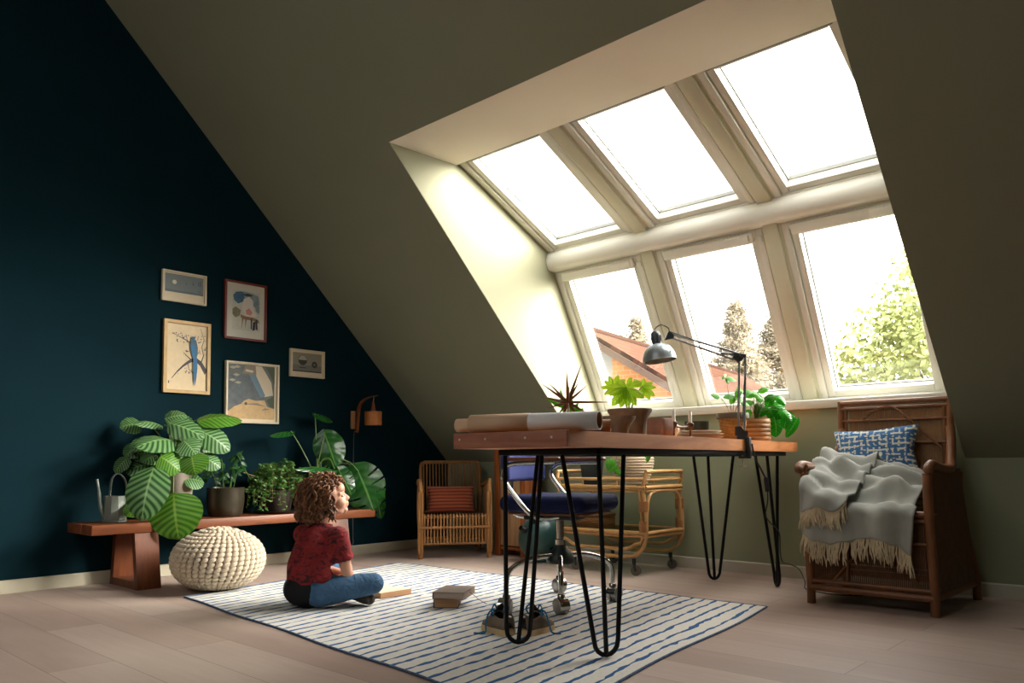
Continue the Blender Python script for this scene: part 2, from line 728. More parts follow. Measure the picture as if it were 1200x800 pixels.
# ================================================================== LIGHT
w = bpy.data.worlds.new('world')
scene.world = w
w.use_nodes = True
nt = w.node_tree
bg = nt.nodes['Background']
sky = nt.nodes.new('ShaderNodeTexCoord')
SUN_DIR = V((1.0, 0.80, 0.46)).normalized()          # hazy sun, out of view to the right of the windows
dp = nt.nodes.new('ShaderNodeVectorMath')
dp.operation = 'DOT_PRODUCT'
nt.links.new(sky.outputs['Generated'], dp.inputs[0])
dp.inputs[1].default_value = SUN_DIR
glow = mathn(nt, 'POWER', mathn(nt, 'MAXIMUM', dp.outputs['Value'], 0.0), 2.6)
nt.links.new(mathn(nt, 'ADD', mathn(nt, 'MULTIPLY', glow, 40.0), 4.0), bg.inputs[1])
nt.links.new(ramp(nt, glow, [(0.0, (1.0, 0.985, 0.945)), (1.0, (1.0, 0.95, 0.86))]), bg.inputs[0])

sd = bpy.data.lights.new('sun', 'SUN')
sd.energy = 13.0
sd.angle = radians(22)
sd.color = (1.0, 0.95, 0.85)
so = bpy.data.objects.new('sun', sd)
COL.objects.link(so)
so.rotation_euler = (-SUN_DIR).to_track_quat('-Z', 'Y').to_euler()

for pl, px0, px1 in ((PU, XL, XR), (PL, XL, XR), (PF, OP[0][0], OP[1][1])):
    ld = bpy.data.lights.new('sky_portal', 'AREA')
    ld.shape = 'RECTANGLE'
    ld.size = px1 - px0
    ld.size_y = pl.L
    ld.cycles.is_portal = True
    lo = bpy.data.objects.new('sky_portal', ld)
    COL.objects.link(lo)
    R = Matrix((pl.u, pl.u.cross(pl.w) * -1, -pl.w)).transposed().to_4x4()
    zz = -pl.w
    xx = pl.u
    yy = zz.cross(xx)
    R = Matrix((xx, yy, zz)).transposed().to_4x4()
    R.translation = pl.P((px0 + px1) / 2, pl.L / 2, -0.17)
    lo.matrix_world = R

scene.view_settings.view_transform = 'Standard'
scene.view_settings.look = 'None'
scene.view_settings.gamma = 1.0
scene.view_settings.use_curve_mapping = False
scene.view_settings.exposure = 0.0
scene.cycles.use_denoising = True
scene.cycles.max_bounces = 10
scene.cycles.diffuse_bounces = 5
scene.cycles.transparent_max_bounces = 12
scene.cycles.sample_clamp_indirect = 6.0
scene.cycles.caustics_reflective = False
scene.cycles.caustics_refractive = False
# ================================================================== LEAVES
def leaf_mat(name, dark, light, stripe=0.0, freq=9.0, slant=3.0, rough=0.35, mid=None, trans=0.15, sharp=0.5):
    m, nt, b = new_mat(name)
    uvn = nt.nodes.new('ShaderNodeUVMap')
    sp = nt.nodes.new('ShaderNodeSeparateXYZ')
    nt.links.new(uvn.outputs[0], sp.inputs[0])
    av = mathn(nt, 'ABSOLUTE', mathn(nt, 'SUBTRACT', mathn(nt, 'MULTIPLY', sp.outputs[1], 2.0), 1.0))
    ph = mathn(nt, 'SUBTRACT', mathn(nt, 'MULTIPLY', sp.outputs[0], freq), mathn(nt, 'MULTIPLY', av, slant))
    wv = mathn(nt, 'ADD', mathn(nt, 'MULTIPLY', mathn(nt, 'SINE', mathn(nt, 'MULTIPLY', ph, 6.283)), 0.5), 0.5)
    nz = noise(nt, coords(nt, 'Object'), 14, 3)
    c0 = mixc(nt, nz, lin(dark), tuple(x * 1.5 for x in lin(dark)[:3]))
    if stripe:
        k = ramp(nt, wv, [(0.5 - sharp / 2, (0, 0, 0)), (0.5 + sharp / 2, (1, 1, 1))])
        k = mathn(nt, 'MULTIPLY', k, stripe)
        c = mixc(nt, k, c0, lin(light))
    else:
        c = mixc(nt, mathn(nt, 'MULTIPLY', wv, 0.35), c0, lin(light))
    md = ramp(nt, av, [(0.02, (1, 1, 1)), (0.07, (0, 0, 0))])
    c = mixc(nt, mathn(nt, 'MULTIPLY', md, 0.6), c, lin(mid or light))
    nt.links.new(c, b.inputs['Base Color'])
    b.inputs['Roughness'].default_value = rough
    b.inputs['Specular IOR Level'].default_value = 0.4
    bump(nt, b, wv, 0.15, 0.004)
    if trans:
        t = nt.nodes.new('ShaderNodeBsdfTranslucent')
        nt.links.new(c, t.inputs[0])
        mx = nt.nodes.new('ShaderNodeMixShader')
        mx.inputs[0].default_value = trans
        nt.links.new(b.outputs[0], mx.inputs[1])
        nt.links.new(t.outputs[0], mx.inputs[2])
        nt.links.new(mx.outputs[0], nt.nodes['Material Output'].inputs[0])
    return m


def shape_round(u):
    return max(0.0, sin(pi * min(1, u) ** 0.82)) ** 0.55


def shape_ovate(u):
    return max(0.0, sin(pi * u ** 0.75)) ** 0.85


def shape_lance(u):
    return max(0.0, sin(pi * u ** 0.85)) ** 1.1


def leaf(mb, base, tip, width, face=(0.6, -0.6, 0.55), shape=shape_ovate, fold=0.12, arch=0.08, ripple=0.0, nu=14, nv=8, slits=None, heart=0.0, thick=0.0012):
    base, tip = V(base), V(tip)
    ax = tip - base
    L = ax.length
    a = ax / L
    fc = V(face)
    side = a.cross(fc)
    if side.length < 1e-4:
        side = a.orthogonal()
    side.normalize()
    n = side.cross(a)
    if n.dot(fc) < 0:
        n = -n
    vs, uvs = [], []
    for j in range(nv + 1):
        s = -1 + 2 * j / nv
        for i in range(nu + 1):
            u = i / nu
            h = width / 2 * shape(u)
            x = u * L - heart * L * abs(s) ** 1.5 * (1 - u) ** 2 * 1.0
            z = arch * L * 4 * u * (1 - u) - arch * L * 0.5 - fold * h * (abs(s) ** 1.3) * (1 if fold > 0 else 1)
            z += ripple * width * sin(u * 22 + (2 if s > 0 else 0)) * abs(s)
            vs.append(base + a * x + side * (h * s) + n * z)
            uvs.append((u, j / nv))
    fs = []
    W = nu + 1
    for j in range(nv):
        smid = abs(-1 + 2 * (j + 0.5) / nv)
        for i in range(nu):
            if slits and smid > slits[2] and 1 < i < nu - 1 and (i % slits[0]) < slits[1]:
                continue
            fs.append([j * W + i, j * W + i + 1, (j + 1) * W + i + 1, (j + 1) * W + i])
    mb.add(vs, fs, None, uvs)
    return mb


def stem(mb, a, b, r=0.004, lift=0.08, r2=None, n=6):
    a, b = V(a), V(b)
    m1 = a.lerp(b, 0.35) + V((0, 0, lift))
    m2 = a.lerp(b, 0.75) + V((0, 0, lift * 0.7))
    p = catmull([a, m1, m2, b], 5)
    k = len(p)
    r2 = r2 or r * 0.7
    return mb.tube(p, [r + (r2 - r) * i / (k - 1) for i in range(k)], n)


# ================================================================== BENCH
m_bench = wood_mat('oiled_bench_wood', (98, 52, 28), (146, 84, 48), (14, 1.2, 14), 0.42)
m_bleg = wood_mat('oiled_bench_leg_wood', (92, 47, 25), (136, 77, 44), (14, 14, 1.4), 0.42)
BZ = 0.350
t = thing('wooden_bench', 'long low reddish-brown wooden bench carrying plants along the navy wall', 'bench', (0.225, -1.94, 0))
mb = MB()
mb.box((0.15, -1.94, BZ - 0.026), (0.205, 1.80, 0.052), 0.004)
mb.box((0.330, -1.94, BZ - 0.026), (0.145, 1.80, 0.052), 0.004)
part(mb, 'seat_board', m_bench, t)
for y in (-2.56, -1.32):
    mb = MB()
    for x0, x1 in ((0.425, 0.372), (0.085, 0.125)):
        p = [(x0 - 0.02, 0), (x0 + 0.02, 0), (x1 + 0.02, BZ - 0.0525), (x1 - 0.02, BZ - 0.0525)]
        mb.prism(p, (0, y - 0.062, 0), (1, 0, 0), (0, 0, 1), (0, 1, 0), 0.124)
    mb.box((0.255, y, 0.02), (0.30, 0.124, 0.04), 0.002)
    part(mb, 'leg', m_bleg, t, smooth=False)

# ================================================================== CALATHEA
CALATHEA = [
    (0.44, -2.441, 0.508, 0.5, -2.435, 0.256, 0.278, 0.15),
    (0.4, -2.533, 0.657, 0.46, -2.619, 0.366, 0.219, 0.3),
    (0.3, -2.248, 0.917, 0.34, -1.987, 0.935, 0.126, 0.6),
    (0.3, -2.416, 0.902, 0.42, -2.258, 0.815, 0.126, 0.7),
    (0.33, -2.388, 0.805, 0.4, -2.626, 0.763, 0.15, 0.6),
    (0.4, -2.372, 0.799, 0.46, -2.325, 0.717, 0.114, 0.3),
    (0.34, -2.24, 0.857, 0.4, -2.092, 0.739, 0.134, 0.5),
    (0.4, -2.498, 0.708, 0.43, -2.396, 0.623, 0.131, 0.5),
    (0.44, -2.345, 0.722, 0.48, -2.337, 0.604, 0.142, 0.25),
    (0.36, -2.247, 0.709, 0.4, -2.148, 0.64, 0.098, 0.5),
    (0.14, -2.496, 0.896, 0.12, -2.609, 0.874, 0.116, 0.3),
    (0.2, -2.396, 0.887, 0.24, -2.574, 0.894, 0.063, 0.8),
    (0.2, -2.392, 0.926, 0.24, -2.281, 0.949, 0.109, 0.6),
    (0.3, -2.515, 0.47, 0.36, -2.655, 0.391, 0.12, 0.5),
    (0.12, -2.559, 0.706, 0.1, -2.623, 0.616, 0.077, 0.3),
    (0.2, -2.329, 0.73, 0.2, -2.449, 0.657, 0.147, 0.5),
    (0.2, -2.213, 0.781, 0.18, -2.085, 0.655, 0.153, 0.4),
    (0.16, -2.289, 0.882, 0.14, -2.255, 0.959, 0.121, 0.3),
    (0.3, -2.317, 0.583, 0.3, -2.195, 0.556, 0.108, 0.4),
    (0.25, -2.377, 0.778, 0.3, -2.323, 0.656, 0.137, 0.4),
    (0.1, -2.482, 0.78, 0.1, -2.57, 0.707, 0.107, 0.4),
    (0.14, -2.095, 0.81, 0.12, -1.992, 0.865, 0.105, 0.4)]
MONSTERA = [
    (0.22, -1.322, 0.855, 0.3, -1.287, 0.637, 0.212, 0.3, 0),
    (0.36, -1.15, 0.607, 0.42, -1.066, 0.341, 0.3, 0.25, 1),
    (0.16, -1.545, 0.875, 0.2, -1.723, 0.842, 0.072, 0.6, 0),
    (0.14, -1.351, 1.002, 0.1, -1.179, 0.963, 0.1, 0.6, 0),
    (0.3, -1.3, 0.626, 0.36, -1.635, 0.635, 0.066, 0.85, 0),
    (0.3, -1.259, 0.608, 0.36, -1.205, 0.448, 0.194, 0.4, 1),
    (0.16, -0.884, 0.554, 0.18, -0.814, 0.258, 0.135, 0.3, 1),
    (0.12, -1.033, 0.629, 0.1, -0.869, 0.676, 0.122, 0.5, 1),
    (0.3, -1.393, 0.565, 0.36, -1.313, 0.34, 0.169, 0.3, 1),
    (0.34, -1.459, 0.611, 0.38, -1.609, 0.505, 0.131, 0.5, 1)]
m_cal = leaf_mat('striped_calathea_leaf', (30, 70, 28), (128, 168, 110), 0.68, 8.0, 2.0, 0.4, (150, 190, 120), 0.12, 0.75)
m_cal2 = leaf_mat('green_calathea_leaf', (50, 104, 26), (128, 172, 62), 0.6, 9.0, 2.2, 0.4, (150, 190, 80), 0.3, 0.8)
m_stem = mat('green_stem', (86, 112, 48), 0.5)
m_soil = mat('potting_soil', (40, 30, 24), 0.95, var=0.4, vscale=60, bmp=0.5, bscale=120)
m_clay = mat('grey_clay_pot', (150, 140, 126), 0.8, var=0.12, vscale=12, bmp=0.2)
m_dkpot = mat('dark_bronze_pot', (66, 60, 48), 0.35, metal=0.5, var=0.25, vscale=10, bmp=0.1)


def pot_parts(t, c, z0, prof, m, soil_r, soil_z, n=40, wob=None):
    mb = MB()
    mb.lathe([(r, z0 + z) for r, z in prof], n, (c[0], c[1], 0), cap1=False, wob=wob)
    o = part(mb, 'pot', m, t, angle=50)
    mb = MB()
    mb.lathe([(soil_r, z0 + soil_z - 0.006), (soil_r, z0 + soil_z), (soil_r * 0.5, z0 + soil_z + 0.004)], 24, (c[0], c[1], 0))
    part(mb, 'soil', m_soil, t)
    return o


cc = (0.22, -2.315)
t = thing('calathea_plant', 'large plant with broad silver-striped round leaves in grey clay pot', 'potted plant', (*cc, BZ))
pot_parts(t, cc, BZ, [(0.062, 0), (0.066, 0.004), (0.084, 0.25), (0.088, 0.262), (0.082, 0.264), (0.076, 0.24), (0.07, 0.20)], m_clay, 0.072, 0.225)
sm = MB()
for i, (bx, by, bz, tx, ty, tz, wd, fold) in enumerate(CALATHEA):
    face = (0.75, -0.62, 0.35 if i < 2 or i == 8 else 0.75)
    if i == 2:
        face = (0.6, -0.45, 0.9)
    mb = MB()
    leaf(mb, (bx, by, bz), (tx, ty, tz), wd * (1.04 if i < 2 else 1.2), face, shape_round, fold * 0.5, 0.10, 0.012, 16, 10)
    part(mb, 'leaf', m_cal2 if i in (0, 7, 8, 13, 2) else m_cal, t, angle=180)
    a0 = V((cc[0] + random.uniform(-.03, .03), cc[1] + random.uniform(-.03, .03), BZ + 0.215))
    stem(sm, a0, (bx, by, bz), 0.0045, 0.10 if bz > 0.6 else 0.22)
random.seed(41)
for k in range(15):
    a = random.uniform(0, 2 * pi)
    zz = random.uniform(0.64, 0.90)
    b0 = V((0.17 + 0.07 * cos(a), cc[1] + 0.13 * sin(a), zz))
    L = random.uniform(0.11, 0.16)
    e0 = b0 + V((0.35 * cos(a), sin(a), random.uniform(-0.75, -0.1))).normalized() * L
    e0.x = max(e0.x, 0.035)
    mb = MB()
    leaf(mb, b0, e0, random.uniform(0.11, 0.15), (0.7, -0.5, 0.7), shape_round, 0.2, 0.12, 0.012, 14, 10)
    part(mb, 'leaf', m_cal, t, angle=180)
    stem(sm, (cc[0], cc[1], BZ + 0.215), b0, 0.004, 0.05)
part(sm, 'stems', m_stem, t)

# ================================================================== WATERING CAN
m_can = mat('weathered_zinc', (132, 140, 132), 0.5, metal=0.35, var=0.12, vscale=14, bmp=0.1)
wc = (0.21, -2.66)
t = thing('watering_can', 'small dull grey metal watering can at left end of bench', 'watering can', (*wc, BZ))
mb = MB()
prof = [(0.058, 0), (0.062, 0.003), (0.057, 0.07), (0.054, 0.138), (0.055, 0.142), (0.050, 0.142), (0.050, 0.12)]
mb.lathe([(r, BZ + z) for r, z in prof], 10, (*wc, 0), cap1=False)
mb.lathe([(0.0575, BZ + 0.01), (0.064, BZ + 0.012), (0.0575, BZ + 0.016)], 10, (*wc, 0), cap0=False, cap1=False)
part(mb, 'body', m_can, t, angle=30)
mb = MB()
mb.tube(catmull([(wc[0], wc[1] - 0.054, BZ + 0.03), (wc[0], wc[1] - 0.072, BZ + 0.09), (wc[0], wc[1] - 0.080, BZ + 0.16), (wc[0], wc[1] - 0.092, BZ + 0.235)], 5),
        [0.010] * 6 + [0.0085] * 5 + [0.007] * 5, 10)
part(mb, 'spout', m_can, t)
mb = MB()
hp = catmull([(wc[0], wc[1] + 0.054, BZ + 0.03), (wc[0], wc[1] + 0.066, BZ + 0.12), (wc[0], wc[1] + 0.055, BZ + 0.22), (wc[0], wc[1] + 0.018, BZ + 0.262), (wc[0], wc[1] - 0.016, BZ + 0.235), (wc[0], wc[1] - 0.026, BZ + 0.142)], 6)
for i in range(len(hp) - 1):
    mb.beam(hp[i], hp[i] + (hp[i + 1] - hp[i]) * 1.12, 0.022, 0.004, up=(hp[i + 1] - hp[i]).cross(V((1, 0, 0))))
part(mb, 'handle', m_can, t)

# ================================================================== BRONZE POT WITH TRAILING PLANT
pc = (0.25, -2.04)
t = thing('trailing_plant', 'sparse drooping plant in wide dark bronze pot beside the striped plant', 'potted plant', (*pc, BZ))
pot_parts(t, pc, BZ, [(0.090, 0), (0.097, 0.006), (0.108, 0.09), (0.107, 0.150), (0.110, 0.168), (0.104, 0.172), (0.100, 0.15), (0.098, 0.12)], m_dkpot, 0.099, 0.14)
m_dkleaf = leaf_mat('dark_green_leaf', (24, 58, 26), (62, 110, 48), 0.2, 8, 2, 0.35)
m_midleaf = leaf_mat('mid_green_leaf', (36, 88, 26), (110, 160, 60), 0.2, 8, 2, 0.38, None, 0.25)
sm, lf = MB(), MB()
random.seed(12)
for k in range(9):
    a = random.uniform(0, 2 * pi)
    p0 = V((pc[0] + 0.04 * cos(a), pc[1] + 0.04 * sin(a), BZ + 0.14))
    hgt = random.uniform(0.10, 0.24)
    p1 = p0 + V((cos(a) * 0.04, sin(a) * 0.05, hgt))
    p2 = p1 + V((cos(a) * 0.06, sin(a) * 0.07, random.uniform(-0.10, 0.05)))
    pth = catmull([p0, p1, p2], 8)
    sm.tube(pth, 0.0022, 5)
    for q in pth[5::2]:
        b = random.uniform(0, 2 * pi)
        leaf(lf, q, q + V((cos(b) * 0.035, sin(b) * 0.045, random.uniform(-0.05, 0.005))), 0.026, (0.7, -0.5, 0.6), shape_ovate, 0.2, 0.1, 0, 6, 4)
part(sm, 'stems', m_stem, t)
part(lf, 'foliage', m_dkleaf, t, angle=180)

# ================================================================== BUSHY FERN
fc = (0.235, -1.685)
t = thing('bushy_fern', 'round bushy fern with tiny dense leaves in middle of bench', 'potted plant', (*fc, BZ))
mb = MB()
mb.lathe([(0.125, BZ), (0.140, BZ + 0.006), (0.150, BZ + 0.016), (0.146, BZ + 0.017), (0.122, BZ + 0.006)], 36, (*fc, 0), cap1=True)
part(mb, 'saucer', mat('black_saucer', (34, 33, 32), 0.4), t)
pot_parts(t, fc, BZ + 0.0065, [(0.075, 0), (0.080, 0.004), (0.100, 0.12), (0.104, 0.14), (0.097, 0.142), (0.092, 0.12), (0.09, 0.10)], mat('dark_brown_pot', (52, 40, 34), 0.6, var=0.2), 0.091, 0.115)
sm, lf = MB(), MB()
random.seed(5)
for k in range(170):
    a = random.uniform(0, 2 * pi)
    up = random.random() ** 0.8
    R_ = 0.205 * (0.55 + 0.45 * random.random())
    p0 = V((fc[0] + 0.05 * cos(a), fc[1] + 0.05 * sin(a), BZ + 0.12))
    el = up * pi / 2 * 0.95
    p1 = V((fc[0] + R_ * cos(el) * cos(a) * 0.8, fc[1] + R_ * cos(el) * sin(a), BZ + 0.16 + R_ * 0.85 * sin(el)))
    p2 = p1 + V((cos(a) * 0.03, sin(a) * 0.035, -random.uniform(0.03, 0.20) * (1 - 0.6 * up)))
    p2.z = max(p2.z, BZ + 0.03)
    p2.x = max(p2.x, 0.03)
    p1.x = max(p1.x, 0.03)
    pth = catmull([p0, p1, p2], 7)
    sm.tube(pth[3:], 0.0011, 4)
    for q in pth[5:]:
        for s in range(2):
            b = random.uniform(0, 2 * pi)
            L = random.uniform(0.016, 0.030)
            d = V((cos(b), sin(b), random.uniform(-0.9, 0.5))).normalized() * L
            e = q + d
            e.x = max(e.x, 0.02)
            leaf(lf, q, e, L * 0.5, (0.7 + random.uniform(-.4, .4), -0.5, 0.6), shape_ovate, 0.15, 0.1, 0, 4, 2)
sm.tube(catmull([(fc[0], fc[1] - 0.1, 0.56), (fc[0] + .02, fc[1] - 0.17, 0.585), (fc[0] + .03, fc[1] - 0.25, 0.61)], 4), 0.003, 5)
part(sm, 'stems', mat('brown_twig', (120, 96, 66), 0.8), t)
part(lf, 'foliage', leaf_mat('fern_leaflet', (42, 84, 24), (112, 150, 62), 0.2, 5, 1, 0.45, None, 0.25), t, angle=180)

# ================================================================== MONSTERA
mc = (0.22, -1.40)
t = thing('monstera_plant', 'tall plant with glossy slit leaves at right end of bench behind the child', 'potted plant', (*mc, BZ))
pot_parts(t, mc, BZ, [(0.085, 0), (0.092, 0.005), (0.112, 0.16), (0.118, 0.178), (0.112, 0.180), (0.106, 0.16), (0.10, 0.12)], mat('pale_grey_pot', (150, 156, 156), 0.7, var=0.06), 0.105, 0.145)
m_mon = leaf_mat('glossy_monstera_leaf', (20, 66, 22), (72, 132, 56), 0.15, 5, 1.6, 0.22, (120, 165, 90), 0.1)
sm = MB()
for i, (bx, by, bz, tx, ty, tz, wd, fold, sl) in enumerate(MONSTERA):
    mb = MB()
    face = (0.8, -0.55, 0.3) if i in (0, 1, 5, 8) else (0.5, -0.5, 0.8)
    if sl:
        leaf(mb, (bx, by, bz), (tx, ty, tz), wd, face, shape_round, fold, 0.10, 0.0, 25, 16, slits=(5, 1, 0.42), heart=0.22)
    else:
        leaf(mb, (bx, by, bz), (tx, ty, tz), wd, face, shape_round, fold, 0.06, 0.01, 16, 10, heart=0.18)
    part(mb, 'leaf', m_mon, t, angle=180)
    stem(sm, (mc[0] + random.uniform(-.02, .02), mc[1] + random.uniform(-.03, .03), BZ + 0.14), (bx, by, bz), 0.0055, 0.03 if bz > 0.8 else 0.14, 0.0035)
part(sm, 'stems', m_stem, t)

# ================================================================== POUF
m_knit = mat('cream_knit_cotton', (206, 190, 166), 0.9, var=0.08, vscale=40, bmp=0.35, bscale=260, sheen=0.3, spec=0.2)
pc = V((0.735, -2.325, 0))
t = thing('knitted_pouf', 'round cream chunky knitted pouf on the floor before the bench', 'pouf', pc)
RX, RZ = 0.232, 0.150


def pouf_pt(ph, a, k=1.0):
    r = RX * (max(cos(ph), 0) ** 0.80)
    z = 0.158 + RZ * sin(ph)
    if ph > 0.9:
        z += 0.020 * ((ph - 0.9) / 0.67) ** 2
    return pc + V((r * k * cos(a), r * k * sin(a), max(z, 0.008)))


mb = MB()
mb.grid(lambda u, v: pouf_pt(-pi / 2 + pi * v, 2 * pi * u, 0.97) if 0 < v < 1 else pouf_pt(-pi / 2 + pi * v, 0, 0.0), 48, 24, uv=False)
part(mb, 'core', mat('pouf_core', (176, 156, 128), 0.95), t)
mb = MB()
NR = 17
for j in range(NR):
    ph = -1.25 + (j + 0.5) * (2.75 / NR)
    rr_ = RX * max(cos(ph), 0) ** 0.8
    nc = 40 if j % 1 == 0 else 40
    if ph > 1.05:
        nc = 24
    if ph > 1.35:
        nc = 10
    for i in range(nc):
        a = 2 * pi * (i + 0.15 * j) / nc
        p = pouf_pt(ph, a)
        p2 = pouf_pt(ph + 0.01, a)
        up = (p2 - p).normalized() if (p2 - p).length > 1e-6 else V((0, 0, 1))
        tg = V((-sin(a), cos(a), 0))
        nn = tg.cross(up).normalized()
        up = nn.cross(tg)
        R_ = Matrix((tg, up, nn)).transposed().to_4x4() @ Matrix.Rotation(0.55, 4, 'Z')
        wdt = max(2 * pi * rr_ / nc * 0.62, 0.008)
        mb.ell(p, (wdt, 0.0135, 0.011), R_, 8, 6)
part(mb, 'knit_cover', m_knit, t)

# ================================================================== PICTURES
def pm(name, c, rough=0.6, var=0.0):
    return mat(name, c, rough, var=var, vscale=30)


def picture(name, label, y0, y1, z0, z1, fw_, m_frame, mat_w, m_mount, draw, mats, depth=0.022, tilt=0.0, grp='framed pictures on the navy wall'):
    """draw(pr) gets a Print helper whose coordinates are 0..1 inside the print"""
    t = thing(name, label, 'picture', (0.001, (y0 + y1) / 2, z0), group=None)
    mb = MB()
    for a, b in (((y0, z0), (y1, z0)), ((y1, z0), (y1, z1)), ((y1, z1), (y0, z1)), ((y0, z1), (y0, z0))):
        ya, za = a
        yb, zb = b
        ins = lambda y, z: (y + (fw_ if y == y0 else -fw_), z + (fw_ if z == z0 else -fw_))
        q = [a, b, ins(*b), ins(*a)]
        mb.prism(q, (0.001, 0, 0), (0, 1, 0), (0, 0, 1), (1, 0, 0), depth)
    part(mb, 'frame', m_frame, t, smooth=False)
    mb = MB()
    mb.box((0.007, (y0 + y1) / 2, (z0 + z1) / 2), (0.010, y1 - y0 - fw_ * 1.6, z1 - z0 - fw_ * 1.6))
    part(mb, 'mount', m_mount, t, smooth=False)
    l, r, bt, tp = mat_w
    py0, py1, pz0, pz1 = y0 + fw_ + l, y1 - fw_ - r, z0 + fw_ + bt, z1 - fw_ - tp

    class Pr:
        def __init__(s):
            s.mb = MB()
            s.lay = 0.0126

        def poly(s, pts, k, step=True):
            if step:
                s.lay += 0.00012
            s.mb.cur = k
            q = [V((s.lay, py0 + a * (py1 - py0), pz0 + b * (pz1 - pz0))) for a, b in pts]
            s.mb.add(q, [list(range(len(q)))])

        def disc(s, c, r, k, n=18, asp=None, a0=0, a1=2 * pi):
            asp = asp if asp is not None else (py1 - py0) / (pz1 - pz0)
            s.poly([(c[0] + r * cos(a0 + (a1 - a0) * i / n), c[1] + r * asp * sin(a0 + (a1 - a0) * i / n)) for i in range(n + (0 if a1 - a0 > 6.2 else 1))], k)

        def line(s, pts, w0, w1, k):
            pts = [V((a, b, 0)) for a, b in pts]
            N = len(pts)
            L, R = [], []
            for i, p in enumerate(pts):
                d = (pts[min(i + 1, N - 1)] - pts[max(i - 1, 0)]).normalized()
                nn = V((-d.y, d.x, 0))
                ww = w0 + (w1 - w0) * i / (N - 1)
                L.append(p + nn * ww)
                R.append(p - nn * ww)
            s.lay += 0.00012
            for i in range(N - 1):
                s.poly([(q.x, q.y) for q in (R[i], R[i + 1], L[i + 1], L[i])], k, False)
    pr = Pr()
    pr.poly([(0, 0), (1, 0), (1, 1), (0, 1)], 0)
    draw(pr)
    part(pr.mb, 'print', mats, t, smooth=False)
    return t


m_wframe = mat('whitewashed_frame_wood', (214, 200, 172), 0.5, var=0.06, vscale=20)
m_gold = mat('gilt_frame_wood', (172, 140, 88), 0.45, metal=0.15, var=0.12, vscale=20)
m_redf = mat('dark_red_frame', (112, 34, 26), 0.45, var=0.1)
m_paper = pm('cream_paper', (222, 206, 176))
m_paperw = pm('pale_paper', (206, 204, 190))


def d_moon(p):
    p.poly([(0, 0), (1, 0), (1, .10), (.7, .14), (.4, .11), (0, .16)], 3)
    p.disc((0.24, 0.56), 0.055, 1)
    for x, z, h in ((.55, .5, .14), (.72, .52, .2), (.74, .5, .12), (.90, .5, .3), (.93, .52, .3), (.86, .54, .2), (.87, .14, .14), (.91, .16, .12)):
        p.poly([(x - .012, z), (x + .012, z), (x + .008, z + h), (x - .008, z + h)], 2)


picture('framed_picture', 'small framed grey landscape with pale moon disc, topmost and leftmost', -2.343, -2.068, 1.652, 1.840, 0.010, m_wframe, (.008, .008, .048, .008),
        m_paper, d_moon, [pm('slate_print', (122, 132, 134)), pm('moon_white', (220, 216, 196)), pm('slate_dark', (92, 104, 112)), pm('slate_mid', (104, 116, 122))])


def d_bird(p):
    br = lambda pts, a, b: p.line(pts, a, b, 1)
    br([(1.0, .28), (.86, .42), (.74, .47), (.62, .46), (.52, .42), (.40, .36), (.26, .27), (.12, .16)], .045, .006)
    br([(.86, .42), (.93, .55), (.88, .68), (.94, .80), (.84, .97)], .014, .004)
    br([(.62, .46), (.50, .52), (.40, .58)], .012, .003)
    br([(.52, .42), (.55, .32), (.66, .26)], .010, .003)
    br([(.68, .70), (.50, .76), (.34, .80), (.12, .86)], .010, .003)
    br([(.40, .78), (.34, .88)], .007, .003)
    br([(.50, .76), (.46, .86)], .007, .003)
    random.seed(3)
    for cx, cz, n, s in ((.30, .80, 9, .12), (.45, .78, 8, .10), (.86, .80, 9, .10), (.94, .62, 8, .09), (.52, .30, 8, .09), (.64, .27, 6, .06), (.46, .56, 6, .07), (.80, .60, 4, .05), (.15, .84, 4, .06), (.24, .26, 3, .05)):
        for k in range(n):
            p.disc((cx + random.uniform(-s, s), cz + random.uniform(-s, s) * .6), random.uniform(.010, .020), random.choice((2, 2, 1, 3)), 8)
    p.poly([(.56, .72), (.60, .78), (.66, .80), (.72, .77), (.76, .66), (.76, .56), (.70, .46), (.62, .52), (.57, .62)], 4)   # body
    p.poly([(.58, .68), (.66, .72), (.72, .58), (.68, .46), (.62, .54)], 5)
    p.disc((.635, .80), .05, 4)
    p.poly([(.66, .82), (.70, .86), (.69, .80)], 5)
    p.poly([(.64, .52), (.74, .52), (.76, .34), (.73, .16), (.70, .06), (.665, .17), (.65, .34)], 5)                        # tail
    p.poly([(.685, .50), (.71, .50), (.715, .2), (.70, .08), (.69, .2)], 4)
    p.poly([(.02, .08), (.045, .08), (.045, .12), (.02, .12)], 1)


picture('framed_picture', 'gilt-framed painting of a long-tailed blue bird on a blossom branch', -2.328, -2.036, 1.095, 1.540, 0.020, m_gold, (.004, .004, .004, .004),
        m_paper, d_bird, [pm('silk_cream', (224, 202, 162), var=0.05), pm('ink', (66, 62, 70)), pm('plum', (120, 84, 92)), pm('grey_petal', (120, 116, 120)), pm('bird_slate', (58, 96, 120)), pm('bird_blue', (36, 110, 158))])


